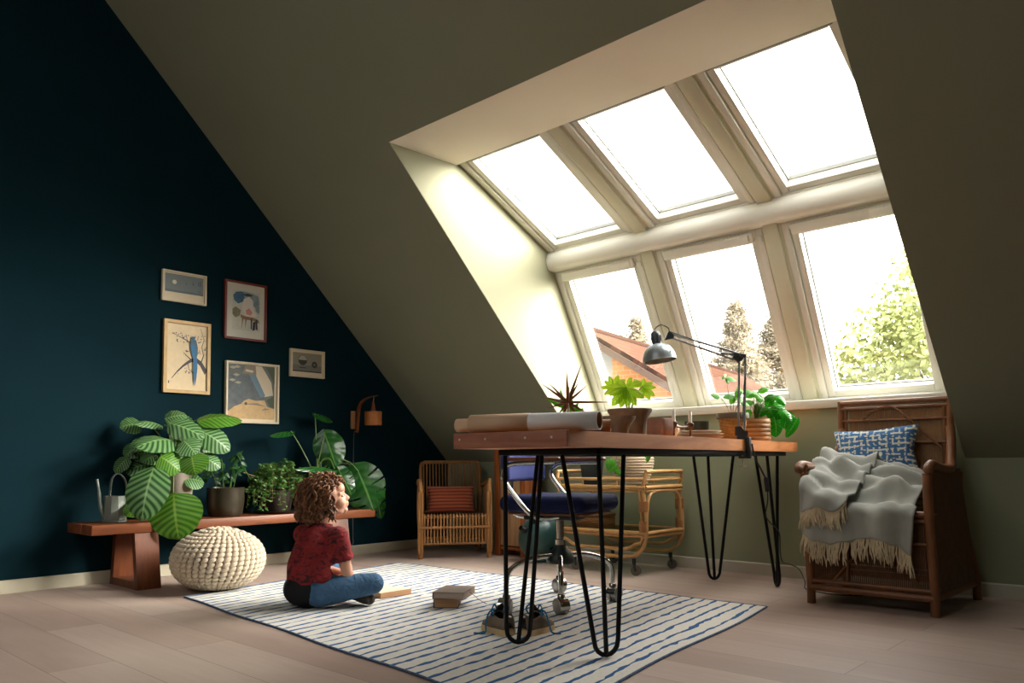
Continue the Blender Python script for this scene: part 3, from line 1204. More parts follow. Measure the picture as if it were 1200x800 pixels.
def d_water(p):
    p.poly([(.05, .74), (.02, .86), (.12, .95), (.30, .98), (.44, .96), (.46, .84), (.36, .72), (.20, .66)], 1)
    p.poly([(.36, .99), (.70, .97), (.94, .92), (.98, .70), (.80, .62), (.62, .76), (.44, .82)], 2)
    p.poly([(.36, .92), (.56, .95), (.74, .92), (.60, .87), (.44, .88)], 3)
    p.poly([(.40, .80), (.60, .88), (.74, .78), (.76, .56), (.90, .40), (.70, .34), (.44, .38), (.34, .56)], 4)
    p.poly([(.48, .52), (.60, .58), (.72, .48), (.66, .40), (.50, .42)], 5)
    p.poly([(.00, .52), (.12, .58), (.30, .50), (.26, .36), (.10, .30), (.00, .38)], 6)
    p.poly([(.28, .40), (.48, .36), (.74, .36), (.96, .30), (.98, .22), (.70, .28), (.44, .28), (.30, .32)], 7)
    for x in (.34, .46, .66, .84):
        p.poly([(x, .32), (x + .06, .32), (x + .03 + (x - .6) * .2, .04), (x + .0, .06)], 7 if x < .6 else 3)
    p.poly([(.74, .24), (.84, .26), (.82, .04), (.72, .02)], 3)
    p.poly([(.80, .74), (.98, .66), (.96, .46), (.84, .52)], 2)


picture('framed_picture', 'red-framed loose watercolour in blue and pink, upper right of the group', -1.945, -1.651, 1.466, 1.846, 0.013, m_redf, (.042, .032, .05, .045),
        m_paperw, d_water, [pm('wash_paper', (196, 194, 180), var=.06), pm('wash_blue', (60, 98, 128), var=.3), pm('wash_greyblue', (128, 146, 152), var=.2), pm('wash_ink', (52, 54, 58)), pm('wash_white', (214, 206, 196)), pm('wash_pink', (206, 140, 132)), pm('wash_olive', (128, 126, 100), var=.2), pm('wash_ochre', (140, 112, 82), var=.2)])


def d_coll(p):
    p.poly([(0, .28), (.26, .20), (.72, .36), (.72, .6), (.5, .8), (.0, .8)], 5)
    p.poly([(.50, .99), (.72, .99), (.93, .70), (.97, .46), (.78, .42), (.66, .62)], 2)
    p.poly([(.36, .98), (.50, .98), (.80, .44), (.70, .40), (.56, .62)], 3)
    p.poly([(.30, .84), (.60, .82), (.58, .99), (.36, .99)], 6)
    p.poly([(.36, .88), (.52, .86), (.54, .90), (.38, .92)], 2)
    p.poly([(0, 0), (1, 0), (1, .20), (.84, .24), (.78, .36), (.60, .34), (.44, .37), (.34, .33), (.28, .27), (.14, .22), (0, .12)], 1)
    p.poly([(.30, .27), (.62, .30), (.82, .24), (.6, .26)], 6)
    p.poly([(.70, .16), (.9, .19), (.8, .21)], 6)
    p.poly([(.82, .36), (.98, .44), (1, .22), (.90, .24)], 4)
    p.poly([(.80, .99), (1, .99), (1, .66), (.94, .78)], 4)
    for a, b in ((.03, .93), (.12, .95), (.02, .70), (.14, .66), (.10, .80)):
        p.poly([(a, b), (a + .07, b + .03), (a + .15, b + .005), (a + .08, b - .025)], 7)
    p.disc((.38, .28), .03, 4)


picture('framed_picture', 'cream-framed collage print of grey, blue and sand shapes above the striped plant', -1.931, -1.555, 0.926, 1.322, 0.012, m_wframe, (.004, .016, .016, .004),
        m_paper, d_coll, [pm('coll_grey', (96, 100, 98), var=.15), pm('coll_sand', (196, 162, 112), var=.12), pm('coll_cream', (200, 186, 160)), pm('coll_blue', (96, 124, 140)), pm('coll_green', (70, 82, 58)), pm('coll_slate', (86, 94, 98), var=.2), pm('coll_taupe', (132, 120, 104)), pm('coll_leaf', (158, 152, 132))], depth=0.026)


def d_circ(p):
    p.poly([(0, 0), (1, 0), (1, .06), (0, .06)], 3)
    p.poly([(0, .06), (1, .06), (1, .36), (0, .36)], 1)
    p.disc((.34, .62), .155, 2)
    p.disc((.34, .62), .14, 4, a0=0, a1=pi)
    p.disc((.75, .42), .10, 2)
    p.disc((.75, .42), .035, 1)
    p.poly([(.22, .20), (.46, .20), (.46, .24), (.22, .24)], 3)


picture('framed_picture', 'small framed grey print of two circles, rightmost on the navy wall', -1.468, -1.195, 1.258, 1.448, 0.012, m_wframe, (.010, .010, .024, .010),
        m_paper, d_circ, [pm('fog_grey', (140, 136, 120)), pm('fog_low', (118, 116, 106)), pm('circle_dark', (60, 60, 58)), pm('fog_ink', (46, 50, 54)), pm('circle_pale', (172, 166, 146))])

# ================================================================== WALL LAMP
m_teak = wood_mat('teak', (108, 52, 26), (150, 80, 42), (10, 10, 1.5), 0.45)
t = thing('wall_lamp', 'teak bracket wall lamp with hanging amber drum shade, above the slit-leaved plant', 'lamp', (0.001, -0.94, 0.89))
mb = MB()
mb.box((0.012, -0.945, 0.975), (0.022, 0.03, 0.13), 0.004)
part(mb, 'wall_plate', mat('pale_teak', (176, 128, 84), 0.5, var=0.1), t)
mb = MB()
ap = catmull([(0.035, -0.925, 0.885), (0.045, -0.925, 0.98), (0.060, -0.928, 1.06), (0.11, -0.934, 1.105), (0.20, -0.945, 1.128), (0.32, -0.958, 1.135)], 6)
ww = [0.026 - 0.018 * abs(2 * i / (len(ap) - 1) - 0.55) for i in range(len(ap))]
for i in range(len(ap) - 1):
    d = ap[i + 1] - ap[i]
    mb.beam(ap[i] - d * 0.08, ap[i + 1] + d * 0.08, 0.016, ww[i], 0.0, up=d.cross(V((0, 1, 0))))
part(mb, 'arm', m_teak, t)
sc_ = (0.265, -0.955)
mb = MB()
mb.lathe([(0.055, 0.930), (0.060, 0.928), (0.061, 1.020), (0.058, 1.024), (0.056, 1.018), (0.055, 0.935)], 32, (*sc_, 0), cap0=False, cap1=False)
mb.lathe([(0.012, 1.016), (0.058, 1.016)], 32, (*sc_, 0), cap0=False, cap1=False)
part(mb, 'shade', mat('amber_shade', (168, 100, 42), 0.45, var=0.1, stretch=(1, 1, 12)), t)
mb = MB()
mb.lathe([(0.020, 1.020), (0.019, 1.024), (0.006, 1.094), (0.003, 1.098)], 16, (*sc_, 0))
part(mb, 'shade_cap', m_teak, t)
mb = MB()
mb.tube(catmull([(sc_[0], sc_[1], 1.096), (sc_[0], sc_[1] + 0.005, 1.118), (sc_[0] + 0.01, sc_[1] - .002, 1.136)], 4), 0.0022, 6)
part(mb, 'hanger', mat('brass_wire', (190, 160, 110), 0.4, metal=0.8), t)
mb = MB()
mb.tube(catmull([(0.030, -0.926, 0.89), (0.006, -0.932, 0.86), (0.005, -0.934, 0.5), (0.005, -0.936, 0.16), (0.02, -0.945, 0.085), (0.024, -0.99, 0.062), (0.022, -1.04, 0.05), (0.02, -1.20, 0.010)], 6), 0.0028, 6)
part(mb, 'cord', mat('grey_flex', (96, 98, 96), 0.6), t)
# ================================================================== DESK
AL = 0.1146
DA = V((-sin(AL), cos(AL), 0))      # along the desk, away from the camera
DS = V((cos(AL), sin(AL), 0))       # across the desk
DN = V((3.2215, -2.4777, 0))
DZ, DT = 0.758, 0.052
DL, DW = 2.44, 0.452


def W(p, q, z=DZ):
    return DN + DA * p - DS * q + V((0, 0, z))


m_top = wood_mat('reclaimed_pine', (184, 108, 58), (238, 164, 100), (14, 1.0, 14), 0.55, bmp=0.3)
m_cap = wood_mat('reddish_end_board', (140, 84, 66), (188, 128, 102), (2.5, 16, 16), 0.6, bmp=0.35)
m_iron = mat('black_iron', (22, 23, 25), 0.45, metal=0.6, bmp=0.05)
m_nail = mat('bright_nail', (220, 214, 204), 0.35, metal=0.5)

t = thing('desk', 'long reclaimed-wood desk with black hairpin legs in the middle of the room', 'desk', DN, AL)


def dl(p, q, z):
    return V((-q, p, z))


mb = MB()
r = 0.05
pts = [(0.0005, 0.121)]
n = 8
far = []
for i in range(n + 1):
    a = pi / 2 * i / n
    far.append((DL - r + r * sin(a), r - r * cos(a)))
far2 = [(p, DW - q) for p, q in far][::-1]
top_poly = [(0.0165, 0.0)] + far + far2 + [(0.0165, DW)]
mb.prism([(-q, p) for p, q in top_poly], (0, 0, DZ - DT), (1, 0, 0), (0, 1, 0), (0, 0, 1), DT)
top = mb.build('tabletop', m_top, t, angle=30)
mb = MB()
mb.box((-DW / 2, 0.008, DZ - DT / 2), (DW, 0.016, DT), 0.002)
mb.build('end_board', m_cap, t)
for q in (0.425, 0.315, 0.155, 0.055):
    mb = MB()
    mb.tube([dl(0.004, q, DZ - 0.021), dl(-0.0015, q, DZ - 0.021)], 0.0042, 10)
    mb.build('nail', m_nail, t)
mb = MB()
fz = DZ - DT - 0.011
for a, b in (((.24, .025), (2.22, .025)), ((2.22, .025), (2.22, .428)), ((2.22, .428), (.24, .428)), ((.24, .428), (.24, .025))):
    mb.beam(dl(*a, fz), dl(*b, fz), 0.028, 0.022, 0.002)
mb.build('frame', m_iron, t)
rodR = 0.0082
fzt = fz - 0.008


def hairpin(corner, along, across, foot, z0=0.0):
    """outer rods meet in a U at the floor, the third rod lands on the bend"""
    mb = MB()
    b = dl(foot[0], foot[1], 0)
    e = (dl(along[0], along[1], 0) - dl(across[0], across[1], 0)).normalized()
    hwd = 0.043
    zc = z0 + rodR + 0.001
    pa, pb = b + e * hwd + V((0, 0, z0 + 0.060)), b - e * hwd + V((0, 0, z0 + 0.060))
    ta, tb = dl(*along, fzt), dl(*across, fzt)
    arc = []
    for i in range(9):
        a_ = pi * i / 8
        arc.append(b + e * (hwd * cos(a_) * 0.97) + V((0, 0, zc + 0.044 * (1 - sin(a_)))))
    mb.tube([ta, ta.lerp(pa, 0.5), pa] + arc + [pb, pb.lerp(tb, 0.5), tb], rodR, 10)
    tc = dl(*corner, fzt)
    mb.tube([tc, tc.lerp(b + V((0, 0, zc)), 0.5), b + V((0, 0, zc))], rodR, 10)
    return mb.build('leg', m_iron, t)


hairpin((.272, .045), (.450, .045), (.272, .190), (.306, .045), 0.006)
hairpin((.450, .412), (.320, .306), (.250, .420), (.290, .395), 0.006)
hairpin((2.170, .042), (2.000, .042), (2.170, .160), (2.120, .045))
hairpin((2.130, .412), (1.930, .412), (2.190, .290), (2.170, .405))

# ------------------------------------------------------------------ paper rolls
m_white_paper = mat('white_drawing_paper', (232, 229, 228), 0.7, var=0.03)
m_kraft = mat('tan_tracing_paper', (208, 172, 140), 0.6, var=0.05)
m_peach = mat('peach_paper', (226, 188, 154), 0.65, var=0.04)
m_core = mat('brown_paper_inside', (150, 100, 56), 0.7, var=0.1)


def paper_roll(name, label, a, b, R, m, band=None, mcore=None, group=None, r_in=0.8):
    a, b = V(a), V(b)
    d = (b - a).normalized()
    t = thing(name, label, 'paper roll', (a + b) / 2 - V((0, 0, R)), group=group)
    q = d.to_track_quat('Z', 'Y').to_matrix().to_4x4()
    L = (b - a).length

    def spiral(r0, z0, z1, turns=1.9, th0=0.0):
        N = 60
        def fn(u, v):
            th = th0 + u * turns * 2 * pi
            rr_ = r0 - (r0 * (1 - r_in)) * u
            return V((rr_ * cos(th), rr_ * sin(th), z0 + (z1 - z0) * v))
        return fn, N
    M = Matrix.Translation(a) @ q
    mb = MB()
    fn, N = spiral(R, 0, L)
    mb.grid(fn, N, 2, M=M)
    solidify(part(mb, 'sheet', m, t, angle=180), 0.0012)
    mb = MB()
    mb.tube([M @ V((0, 0, 0.001)), M @ V((0, 0, L - 0.002))], R * (0.885 if r_in > 0.9 else 0.74), 24, cap=False)
    solidify(part(mb, 'inner_sheet', mcore or m, t, angle=180), 0.001)
    if band:
        for z0, z1, mm in band:
            mb = MB()
            mb.tube([M @ V((0, 0, z0 * L)), M @ V((0, 0, z1 * L))], R + 0.0012, 36, cap=False)
            solidify(part(mb, 'wrapper', mm, t, angle=180), 0.0012)
    return t


ra, rb = W(0.040, 0.405, DZ + 0.0315), W(0.125, -0.045, DZ + 0.0315)
rd = (rb - ra).normalized()
paper_roll('paper_roll', 'long white drawing roll with tan wrapper at near end of desk', ra, rb, 0.0300, m_white_paper, [(0.0, 0.48, m_kraft)], m_core, r_in=0.93)
paper_roll('paper_roll', 'peach paper roll tucked inside the white roll and sticking out at left', ra - rd * 0.055 + V((0, 0, -0.003)), ra + rd * 0.30 + V((0, 0, -0.003)), 0.0230, m_peach, None, m_peach)
paper_roll('paper_roll', 'short brown paper roll peeking out right of the white roll end', W(0.275, 0.125, DZ + 0.0235), W(0.318, 0.022, DZ + 0.0235), 0.0225, m_core, None, m_core)


# ------------------------------------------------------------------ pots
m_stone = mat('rough_grey_brown_clay', (132, 124, 112), 0.85, var=0.22, vscale=18, bmp=0.3, bscale=90)
m_terra = mat('dusty_terracotta', (166, 126, 108), 0.85, var=0.2, vscale=22, bmp=0.3, bscale=90)

bp = W(0.80, 0.20)
t = thing('fatsia_plant', 'bright lime-green hand-leaved plant in flared grey clay bowl on desk', 'potted plant', bp)
pot_parts(t, (bp.x, bp.y), DZ, [(0.056, 0), (0.060, 0.005), (0.066, 0.05), (0.082, 0.092), (0.090, 0.102), (0.090, 0.112), (0.082, 0.112), (0.074, 0.09)], m_stone, 0.074, 0.095)
m_lime = leaf_mat('lime_leaf', (140, 184, 24), (214, 232, 84), 0.4, 7, 1.6, 0.4, (220, 236, 130), 0.6)


def in_view(c, dx, dz, px):
    """offset from c by (right, up) pixels in the plane facing the doorway side of the room"""
    return c + V((0.736, 0.677, 0)) * dx * px + V((0, 0, 1)) * dz * px


K = 0.0034
sm = MB()
fc_ = V((0.62, -0.68, 0.45))
for c0, lobes, back in ((W(0.775, 0.20, 0.957), [(-19, 3), (-22, -9), (-18, -22), (-8, -24), (2, -23), (11, -22), (21, -13), (-8, 9), (7, 13), (20, 7)], 0.0),
                        (W(0.86, 0.17, 0.967), [(13, 5), (16, -2), (14, -13), (8, -17), (2, 10), (-11, 9), (-14, 2), (-2, -16)], 0.03),
                        (W(0.80, 0.27, 0.965), [(-12, 8), (-16, 0), (-6, 14), (6, 15), (15, 10), (-12, -10)], 0.0)):
    mb = MB()
    for dx, dz in lobes:
        tip = in_view(c0, dx, dz, K) + V((0.62, -0.68, 0)) * (0.012 if dz < 0 else -0.01)
        d = tip - c0
        leaf(mb, c0 - d * 0.05, tip, max(d.length * 0.42, 0.022), fc_, lambda u: max(0, sin(pi * u ** 1.25)) ** 0.8, 0.25, 0.08, 0, 10, 4)
    part(mb, 'leaf', m_lime, t, angle=180)
    stem(sm, (bp.x, bp.y, DZ + 0.09), c0, 0.0035, 0.02)
part(sm, 'stems', mat('pale_green_stem', (150, 170, 70), 0.5), t)

c = W(0.500, 0.090)
tq = thing('clay_dish', 'dark flared clay dish between paper rolls and the lime-green plant', 'dish', c)
mb = MB()
mb.lathe([(0.030, DZ), (0.034, DZ + 0.004), (0.040, DZ + 0.030), (0.062, DZ + 0.058), (0.063, DZ + 0.066), (0.058, DZ + 0.066), (0.036, DZ + 0.034), (0.02, DZ + 0.012), (0.002, DZ + 0.010)], 36, (c.x, c.y, 0), cap1=False)
part(mb, 'bowl', m_stone, tq, angle=60)

c = W(0.815, 0.075)
tq = thing('terracotta_block_pot', 'squat rounded-square terracotta pot right of the flared grey bowl', 'pot', c, AL + 0.15)
mb = MB()


def sq_prof(prof, n=32):
    vs = []
    for rr_, z in prof:
        for k in range(n):
            a = 2 * pi * k / n
            e = 0.30
            cx, sx = cos(a), sin(a)
            vs.append((rr_ * abs(cx) ** e * (1 if cx > 0 else -1), rr_ * abs(sx) ** e * (1 if sx > 0 else -1), z))
    fs = [list(range(n))[::-1]]
    for i in range(len(prof) - 1):
        for k in range(n):
            k2 = (k + 1) % n
            fs.append([i * n + k, i * n + k2, (i + 1) * n + k2, (i + 1) * n + k])
    fs.append([(len(prof) - 1) * n + k for k in range(n)])
    return vs, fs


mb.add(*sq_prof([(0.036, DZ), (0.040, DZ + 0.004), (0.042, DZ + 0.035), (0.041, DZ + 0.066), (0.038, DZ + 0.071), (0.034, DZ + 0.070), (0.032, DZ + 0.05), (0.031, DZ + 0.03)]), Matrix.Translation((c.x, c.y, 0)))
part(mb, 'pot', m_terra, tq, angle=50)

c = W(1.17, 0.20)
tq = thing('white_bowl', 'small white rounded bowl behind the twin candle holder', 'bowl', c)
mb = MB()
mb.lathe([(0.020, DZ), (0.024, DZ + 0.004), (0.044, DZ + 0.030), (0.046, DZ + 0.050), (0.034, DZ + 0.070), (0.026, DZ + 0.074), (0.024, DZ + 0.071), (0.03, DZ + 0.06), (0.038, DZ + 0.045), (0.02, DZ + 0.01)], 32, (c.x, c.y, 0), cap1=True)
part(mb, 'bowl', mat('white_glaze', (222, 216, 204), 0.35), tq, angle=60)

# candle holder with two candles
m_brass = mat('aged_bronze', (104, 78, 58), 0.45, metal=0.55, var=0.15)
m_wax = mat('ivory_wax', (250, 246, 238), 0.5, sss=0.2)
tq = thing('candle_holder', 'twin bronze candle holder with crossbar on the desk front edge', 'candle holder', W(1.03, 0.075))
ca, cb_ = W(0.965, 0.085), W(1.098, 0.070)
for cc_ in (ca, cb_):
    mb = MB()
    mb.lathe([(0.013, DZ), (0.013, DZ + 0.003), (0.005, DZ + 0.008), (0.0045, DZ + 0.034), (0.010, DZ + 0.040), (0.0155, DZ + 0.050), (0.0145, DZ + 0.062), (0.0085, DZ + 0.066), (0.0085, DZ + 0.060)], 20, (cc_.x, cc_.y, 0))
    part(mb, 'candle_cup', m_brass, tq, angle=50)
mb = MB()
mb.tube(catmull([ca + V((0, 0, 0.047)), ca.lerp(cb_, 0.35) + V((0, 0, 0.044)), ca.lerp(cb_, 0.5) + V((0, 0, 0.040)), ca.lerp(cb_, 0.65) + V((0, 0, 0.044)), cb_ + V((0, 0, 0.047))], 5), 0.0055, 8)
mb.ell(ca.lerp(cb_, 0.5) + V((0, 0, 0.040)), 0.008)
part(mb, 'crossbar', m_brass, tq)
m_wick = mat('wick', (40, 34, 30), 0.9)
for cc_, lbl in ((ca, 'slim ivory candle in left cup of bronze holder'), (cb_, 'slim ivory candle in right cup of bronze holder')):
    k = thing('candle', lbl, 'candle', cc_ + V((0, 0, 0.062)), group='candles in the twin holder')
    mb = MB()
    mb.lathe([(0.0075, DZ + 0.061), (0.0075, DZ + 0.108), (0.006, DZ + 0.110), (0.001, DZ + 0.1095)], 18, (cc_.x, cc_.y, 0))
    part(mb, 'wax', m_wax, k, angle=50)
    mb = MB()
    mb.tube([(cc_.x, cc_.y, DZ + 0.109), (cc_.x + 0.0006, cc_.y, DZ + 0.117)], 0.0009, 5)
    part(mb, 'wick', m_wick, k)

# plates, dark bowl
m_plate = mat('grey_stoneware', (186, 176, 162), 0.55, var=0.1, vscale=14)
c = W(1.52, 0.20)
for k in range(3):
    R_ = (0.110, 0.112, 0.100)[k]
    z = DZ + 0.013 * k
    mb = MB()
    mb.lathe([(R_ * 0.6, z), (R_ * 0.62, z + 0.003), (R_ * 0.97, z + 0.015), (R_, z + 0.018), (R_ * 0.97, z + 0.0185), (R_ * 0.62, z + 0.0075), (0.002, z + 0.0065)], 40, (c.x, c.y, 0), cap1=False)
    solo(mb, 'plate', m_plate, ('grey stoneware plate, lowest of the stack on the desk', 'grey stoneware plate, middle one of the stack on the desk', 'grey stoneware plate, topmost of the stack on the desk')[k], 'plate', (c.x, c.y, z), 'plates stacked on the desk', angle=60)
c = W(1.80, 0.335)
tq = thing('dark_bowl', 'small dark green bowl behind the stack of plates', 'bowl', c)
mb = MB()
mb.lathe([(0.03, DZ), (0.034, DZ + 0.004), (0.060, DZ + 0.05), (0.063, DZ + 0.105), (0.059, DZ + 0.105), (0.052, DZ + 0.05), (0.02, DZ + 0.012), (0.001, DZ + 0.011)], 36, (c.x, c.y, 0), cap1=False)
part(mb, 'bowl', mat('dark_green_glaze', (38, 52, 48), 0.3), tq, angle=60)

# woven basket pot
m_weave, nt, b_ = new_mat('woven_straw')
vec = coords(nt, 'Object', (1, 1, 1))
wv = nt.nodes.new('ShaderNodeTexWave')
wv.wave_type = 'BANDS'
wv.bands_direction = 'Z'
wv.inputs['Scale'].default_value = 55
wv.inputs['Distortion'].default_value = 3.0
wv.inputs['Detail Scale'].default_value = 6
nt.links.new(vec, wv.inputs[0])
cc_ = ramp(nt, wv.outputs[0], [(0.15, lin((110, 78, 36))), (0.6, lin((196, 156, 92)))])
nt.links.new(cc_, b_.inputs['Base Color'])
b_.inputs['Roughness'].default_value = 0.8
bump(nt, b_, wv.outputs[0], 0.6, 0.004)

c = W(1.83, 0.155)
tq = thing('basket_plant', 'thin-stemmed plant in woven straw pot with dark rim, left of lamp post', 'potted plant', c)
pot_parts(tq, (c.x, c.y), DZ, [(0.052, 0), (0.056, 0.003), (0.068, 0.105), (0.066, 0.118), (0.060, 0.118), (0.058, 0.09)], m_weave, 0.059, 0.10)
mb = MB()
mb.lathe([(0.068, DZ + 0.112), (0.080, DZ + 0.114), (0.082, DZ + 0.130), (0.078, DZ + 0.142), (0.073, DZ + 0.142), (0.068, DZ + 0.122)], 36, (c.x, c.y, 0), cap0=False, cap1=False)
part(mb, 'rim', mat('dark_grey_rim', (86, 80, 66), 0.6), tq, angle=60)
m_fresh = leaf_mat('fresh_green_leaf', (44, 122, 18), (140, 200, 60), 0.25, 6, 1.5, 0.35, (150, 200, 90), 0.35)
sm, lf = MB(), MB()
top0 = V((c.x, c.y, DZ + 0.1))
K2 = 0.0043
cen = W(1.83, 0.155, 0.905)
for (dx, dz), lvs in (((-7, 41), [((-2, 3), 15), ((11, -3), 12), ((4, -6), 9)]), ((-14, 18), [((-10, 3), 13), ((3, -2), 11)]), ((3, 20), [((-12, -2), 13), ((7, 4), 14), ((10, -7), 12), ((-4, -9), 10)]), ((14, 23), [((9, 2), 12), ((-8, 5), 11)]), ((10, 12), [((9, -4), 11)])):
    e = in_view(cen, dx, dz, K2)
    stem(sm, top0, e, 0.0018, 0.02, 0.0012)
    for (lx, lz), wd in lvs:
        q = in_view(e, lx, lz, K2) + V((0.5, -0.6, 0)) * random.uniform(-0.02, 0.02)
        leaf(lf, e, q + (q - e) * 0.2, wd * K2 * 0.85, (0.5, -0.5, 0.75), shape_ovate, 0.2, 0.1, 0, 8, 6)
part(sm, 'stems', mat('reddish_stem', (150, 110, 70), 0.5), tq)
part(lf, 'foliage', m_fresh, tq, angle=180)

# ringed wooden pot with glossy plant
c = W(2.02, 0.105)
tq = thing('glossy_vine_plant', 'glossy big-leaved plant in wooden ringed pot at far end of desk', 'potted plant', c)
m_ring = wood_mat('banded_wood', (126, 88, 52), (204, 160, 108), (3, 3, 60), 0.55)
pr = [(0.072, 0)]
for i in range(5):
    z = 0.004 + i * 0.022
    pr += [(0.075, z), (0.0775, z + 0.006), (0.0775, z + 0.017), (0.0745, z + 0.0205)]
pr += [(0.075, 0.118), (0.068, 0.118), (0.066, 0.09)]
pot_parts(tq, (c.x, c.y), DZ, pr, m_ring, 0.066, 0.10)
m_gloss = leaf_mat('glossy_vine_leaf', (20, 110, 14), (84, 176, 40), 0.15, 6, 1.5, 0.22, (120, 190, 70), 0.25)
sm, lf = MB(), MB()
cen = W(2.02, 0.105, 0.885)
top0 = V((c.x, c.y, DZ + 0.1))
# (stem joint dx,dz) -> (tip dx,dz), width px
VINE = [((8, 20), (-2, 26), 11), ((14, 22), (28, 26), 9), ((6, 24), (-14, 30), 9), ((-4, 18), (-16, 14), 9), ((-6, 8), (-14, -2), 10), ((2, 14), (10, 2), 10), ((-2, 28), (-12, 24), 9), ((4, 30), (16, 34), 8),
        ((20, 26), (14, 12), 12), ((24, 24), (36, 14), 11), ((24, 16), (34, -4), 19), ((16, 14), (24, -6), 14), ((22, 2), (24, -24), 20), ((36, 2), (32, -14), 12), ((44, 4), (42, -22), 14), ((50, -2), (36, -24), 11), ((12, 10), (2, 2), 12), ((28, 8), (42, -8), 13)]
for i, ((ax_, az), (bx, bz), wd) in enumerate(VINE):
    o = V((0.6, -0.65, 0)) * random.uniform(-0.03, 0.05)
    a = in_view(cen, ax_, az, 0.0044) + o
    b2 = in_view(cen, bx, bz, 0.0044) + o
    b2.z = max(b2.z, DZ + 0.012)
    stem(sm, top0, a, 0.0022, 0.05, 0.0015)
    mb = MB()
    leaf(mb, a, b2, wd * 0.0044, (0.62, -0.6, 0.45), shape_ovate if i < 8 else shape_round, 0.22, 0.14, 0, 12, 8, heart=0.12)
    part(mb, 'leaf', m_gloss if i > 7 else m_fresh, tq, angle=180)
part(sm, 'stems', m_stem, tq)

# spiky dried starburst + leafy plant behind it
c = W(0.49, 0.30)
cz = 0.886
X0 = V((c.x, c.y, cz))
tq = thing('starburst_ornament', 'brown spiky starburst ornament of wooden thorns behind the paper rolls', 'ornament', V((c.x, c.y, DZ)))
m_thorn = wood_mat('brown_thorn', (96, 66, 44), (146, 106, 72), (8, 8, 8), 0.6)
mb = MB()
STAR = [(-0.068, -0.068, 0.069), (-0.049, -0.051, 0.072), (0.045, 0.029, 0.142), (0.035, 0.025, 0.077), (0.117, 0.107, -0.001), (-0.075, -0.071, 0.02), (-0.056, -0.05, -0.022), (-0.03, -0.025, -0.05),
        (-0.021, -0.015, -0.075), (0.057, 0.057, -0.046), (0.034, 0.036, -0.07), (0.055, 0.046, 0.061), (0.07, -0.08, 0.05), (0.06, -0.07, -0.06), (-0.06, 0.07, 0.05), (-0.07, 0.06, -0.04), (0.02, -0.03, 0.12), (0.0, -0.09, 0.0)]
random.seed(4)
for s in STAR:
    d = V(s)
    p = [X0 + d * (i / 6) for i in range(7)]
    w_ = 0.0052
    mb.tube(p, [w_ * 0.75, w_, w_ * 1.05, w_ * 0.9, w_ * 0.65, w_ * 0.38, 0.0006], 6)
mb.ell(X0, 0.010)
part(mb, 'thorns', m_thorn, tq)
mb = MB()
mb.lathe([(0.030, DZ), (0.030, DZ + 0.006), (0.004, DZ + 0.010), (0.003, cz)], 20, (c.x, c.y, 0))
part(mb, 'stand', m_iron, tq, angle=50)

c = W(0.645, 0.385)
tq = thing('strap_leaved_plant', 'small plant with upright strap leaves behind the spiky starburst', 'potted plant', c)
pot_parts(tq, (c.x, c.y), DZ, [(0.036, 0), (0.039, 0.003), (0.046, 0.07), (0.047, 0.078), (0.043, 0.078), (0.041, 0.06)], m_terra, 0.041, 0.062)
sm = MB()
cen = W(0.645, 0.385, 0.85)
k3 = 0.0033
for i, (dx, dz, tx, tz, wd) in enumerate(((-6, 8, -31, 22, 9), (0, 0, 10, 14, 9), (4, -6, 16, 8, 13), (-8, 0, -12, 34, 5), (-2, 2, 2, 22, 8))):
    mb = MB()
    leaf(mb, in_view(cen, dx, dz, k3), in_view(cen, tx, tz, k3), wd * k3, (0.6, -0.6, 0.5), shape_lance, 0.2, 0.1, 0, 10, 4)
    part(mb, 'leaf', m_fresh, tq, angle=180)
    stem(sm, (c.x, c.y, DZ + 0.06), in_view(cen, dx, dz, k3), 0.002, 0.0)
part(sm, 'stems', m_stem, tq)

# ------------------------------------------------------------------ desk lamp
m_lamp = mat('grey_lamp_enamel', (142, 152, 156), 0.35, metal=0.35, spec=0.6)
m_lampd = mat('dark_grey_lamp_metal', (88, 92, 96), 0.4, metal=0.6)
m_blackp = mat('black_plastic', (18, 18, 19), 0.45)
lb = W(1.575, 0.030)
tq = thing('desk_lamp', 'grey articulated architect desk lamp clamped to the desk front edge', 'lamp', lb)
mb = MB()      # clamp
ce = W(1.575, -0.003)
Rz = Matrix.Rotation(AL, 4, 'Z')
mb.box(W(1.575, 0.012, DZ + 0.006), (0.052, 0.030, 0.012), 0.003, Rz)
mb.box(W(1.575, -0.0125, DZ - 0.034), (0.018, 0.030, 0.092), 0.003, Rz)
mb.box(W(1.575, 0.006, DZ - 0.083), (0.055, 0.026, 0.010), 0.003, Rz)
part(mb, 'clamp', m_blackp, tq)
mb = MB()
sx = W(1.575, 0.018, 0)
mb.tube([(sx.x, sx.y, DZ - 0.125), (sx.x, sx.y, DZ - 0.054)], 0.0042, 8)
mb.lathe([(0.012, DZ - 0.0555), (0.012, DZ - 0.0525)], 14, (sx.x, sx.y, 0))
mb.tube([sx + V((0, 0, DZ - 0.124)) - V((.736, .677, 0)) * 0.018, sx + V((0, 0, DZ - 0.124)) + V((.736, .677, 0)) * 0.018], 0.003, 6)
part(mb, 'clamp_screw', m_nail, tq)
RV = V((0.736, 0.677, 0))
FV = V((-0.677, 0.736, 0))
b0 = W(1.575, 0.020, DZ + 0.012)
mb = MB()
for s in (-1, 1):      # two bracket cheeks
    o = b0 + FV * 0.012 * s
    pl_ = [(-0.026, 0.0), (0.026, 0.0), (0.028, 0.030), (0.010, 0.030), (-0.006, 0.050), (-0.026, 0.050)]
    mb.prism(pl_, o, RV, (0, 0, 1), FV, 0.002)
mb.box(b0 + V((0, 0, 0.004)), (0.05, 0.026, 0.008), 0.002, Matrix.Rotation(YAW, 4, 'Z'))
part(mb, 'base_bracket', m_lampd, tq, angle=30)
s_ = 0.00407
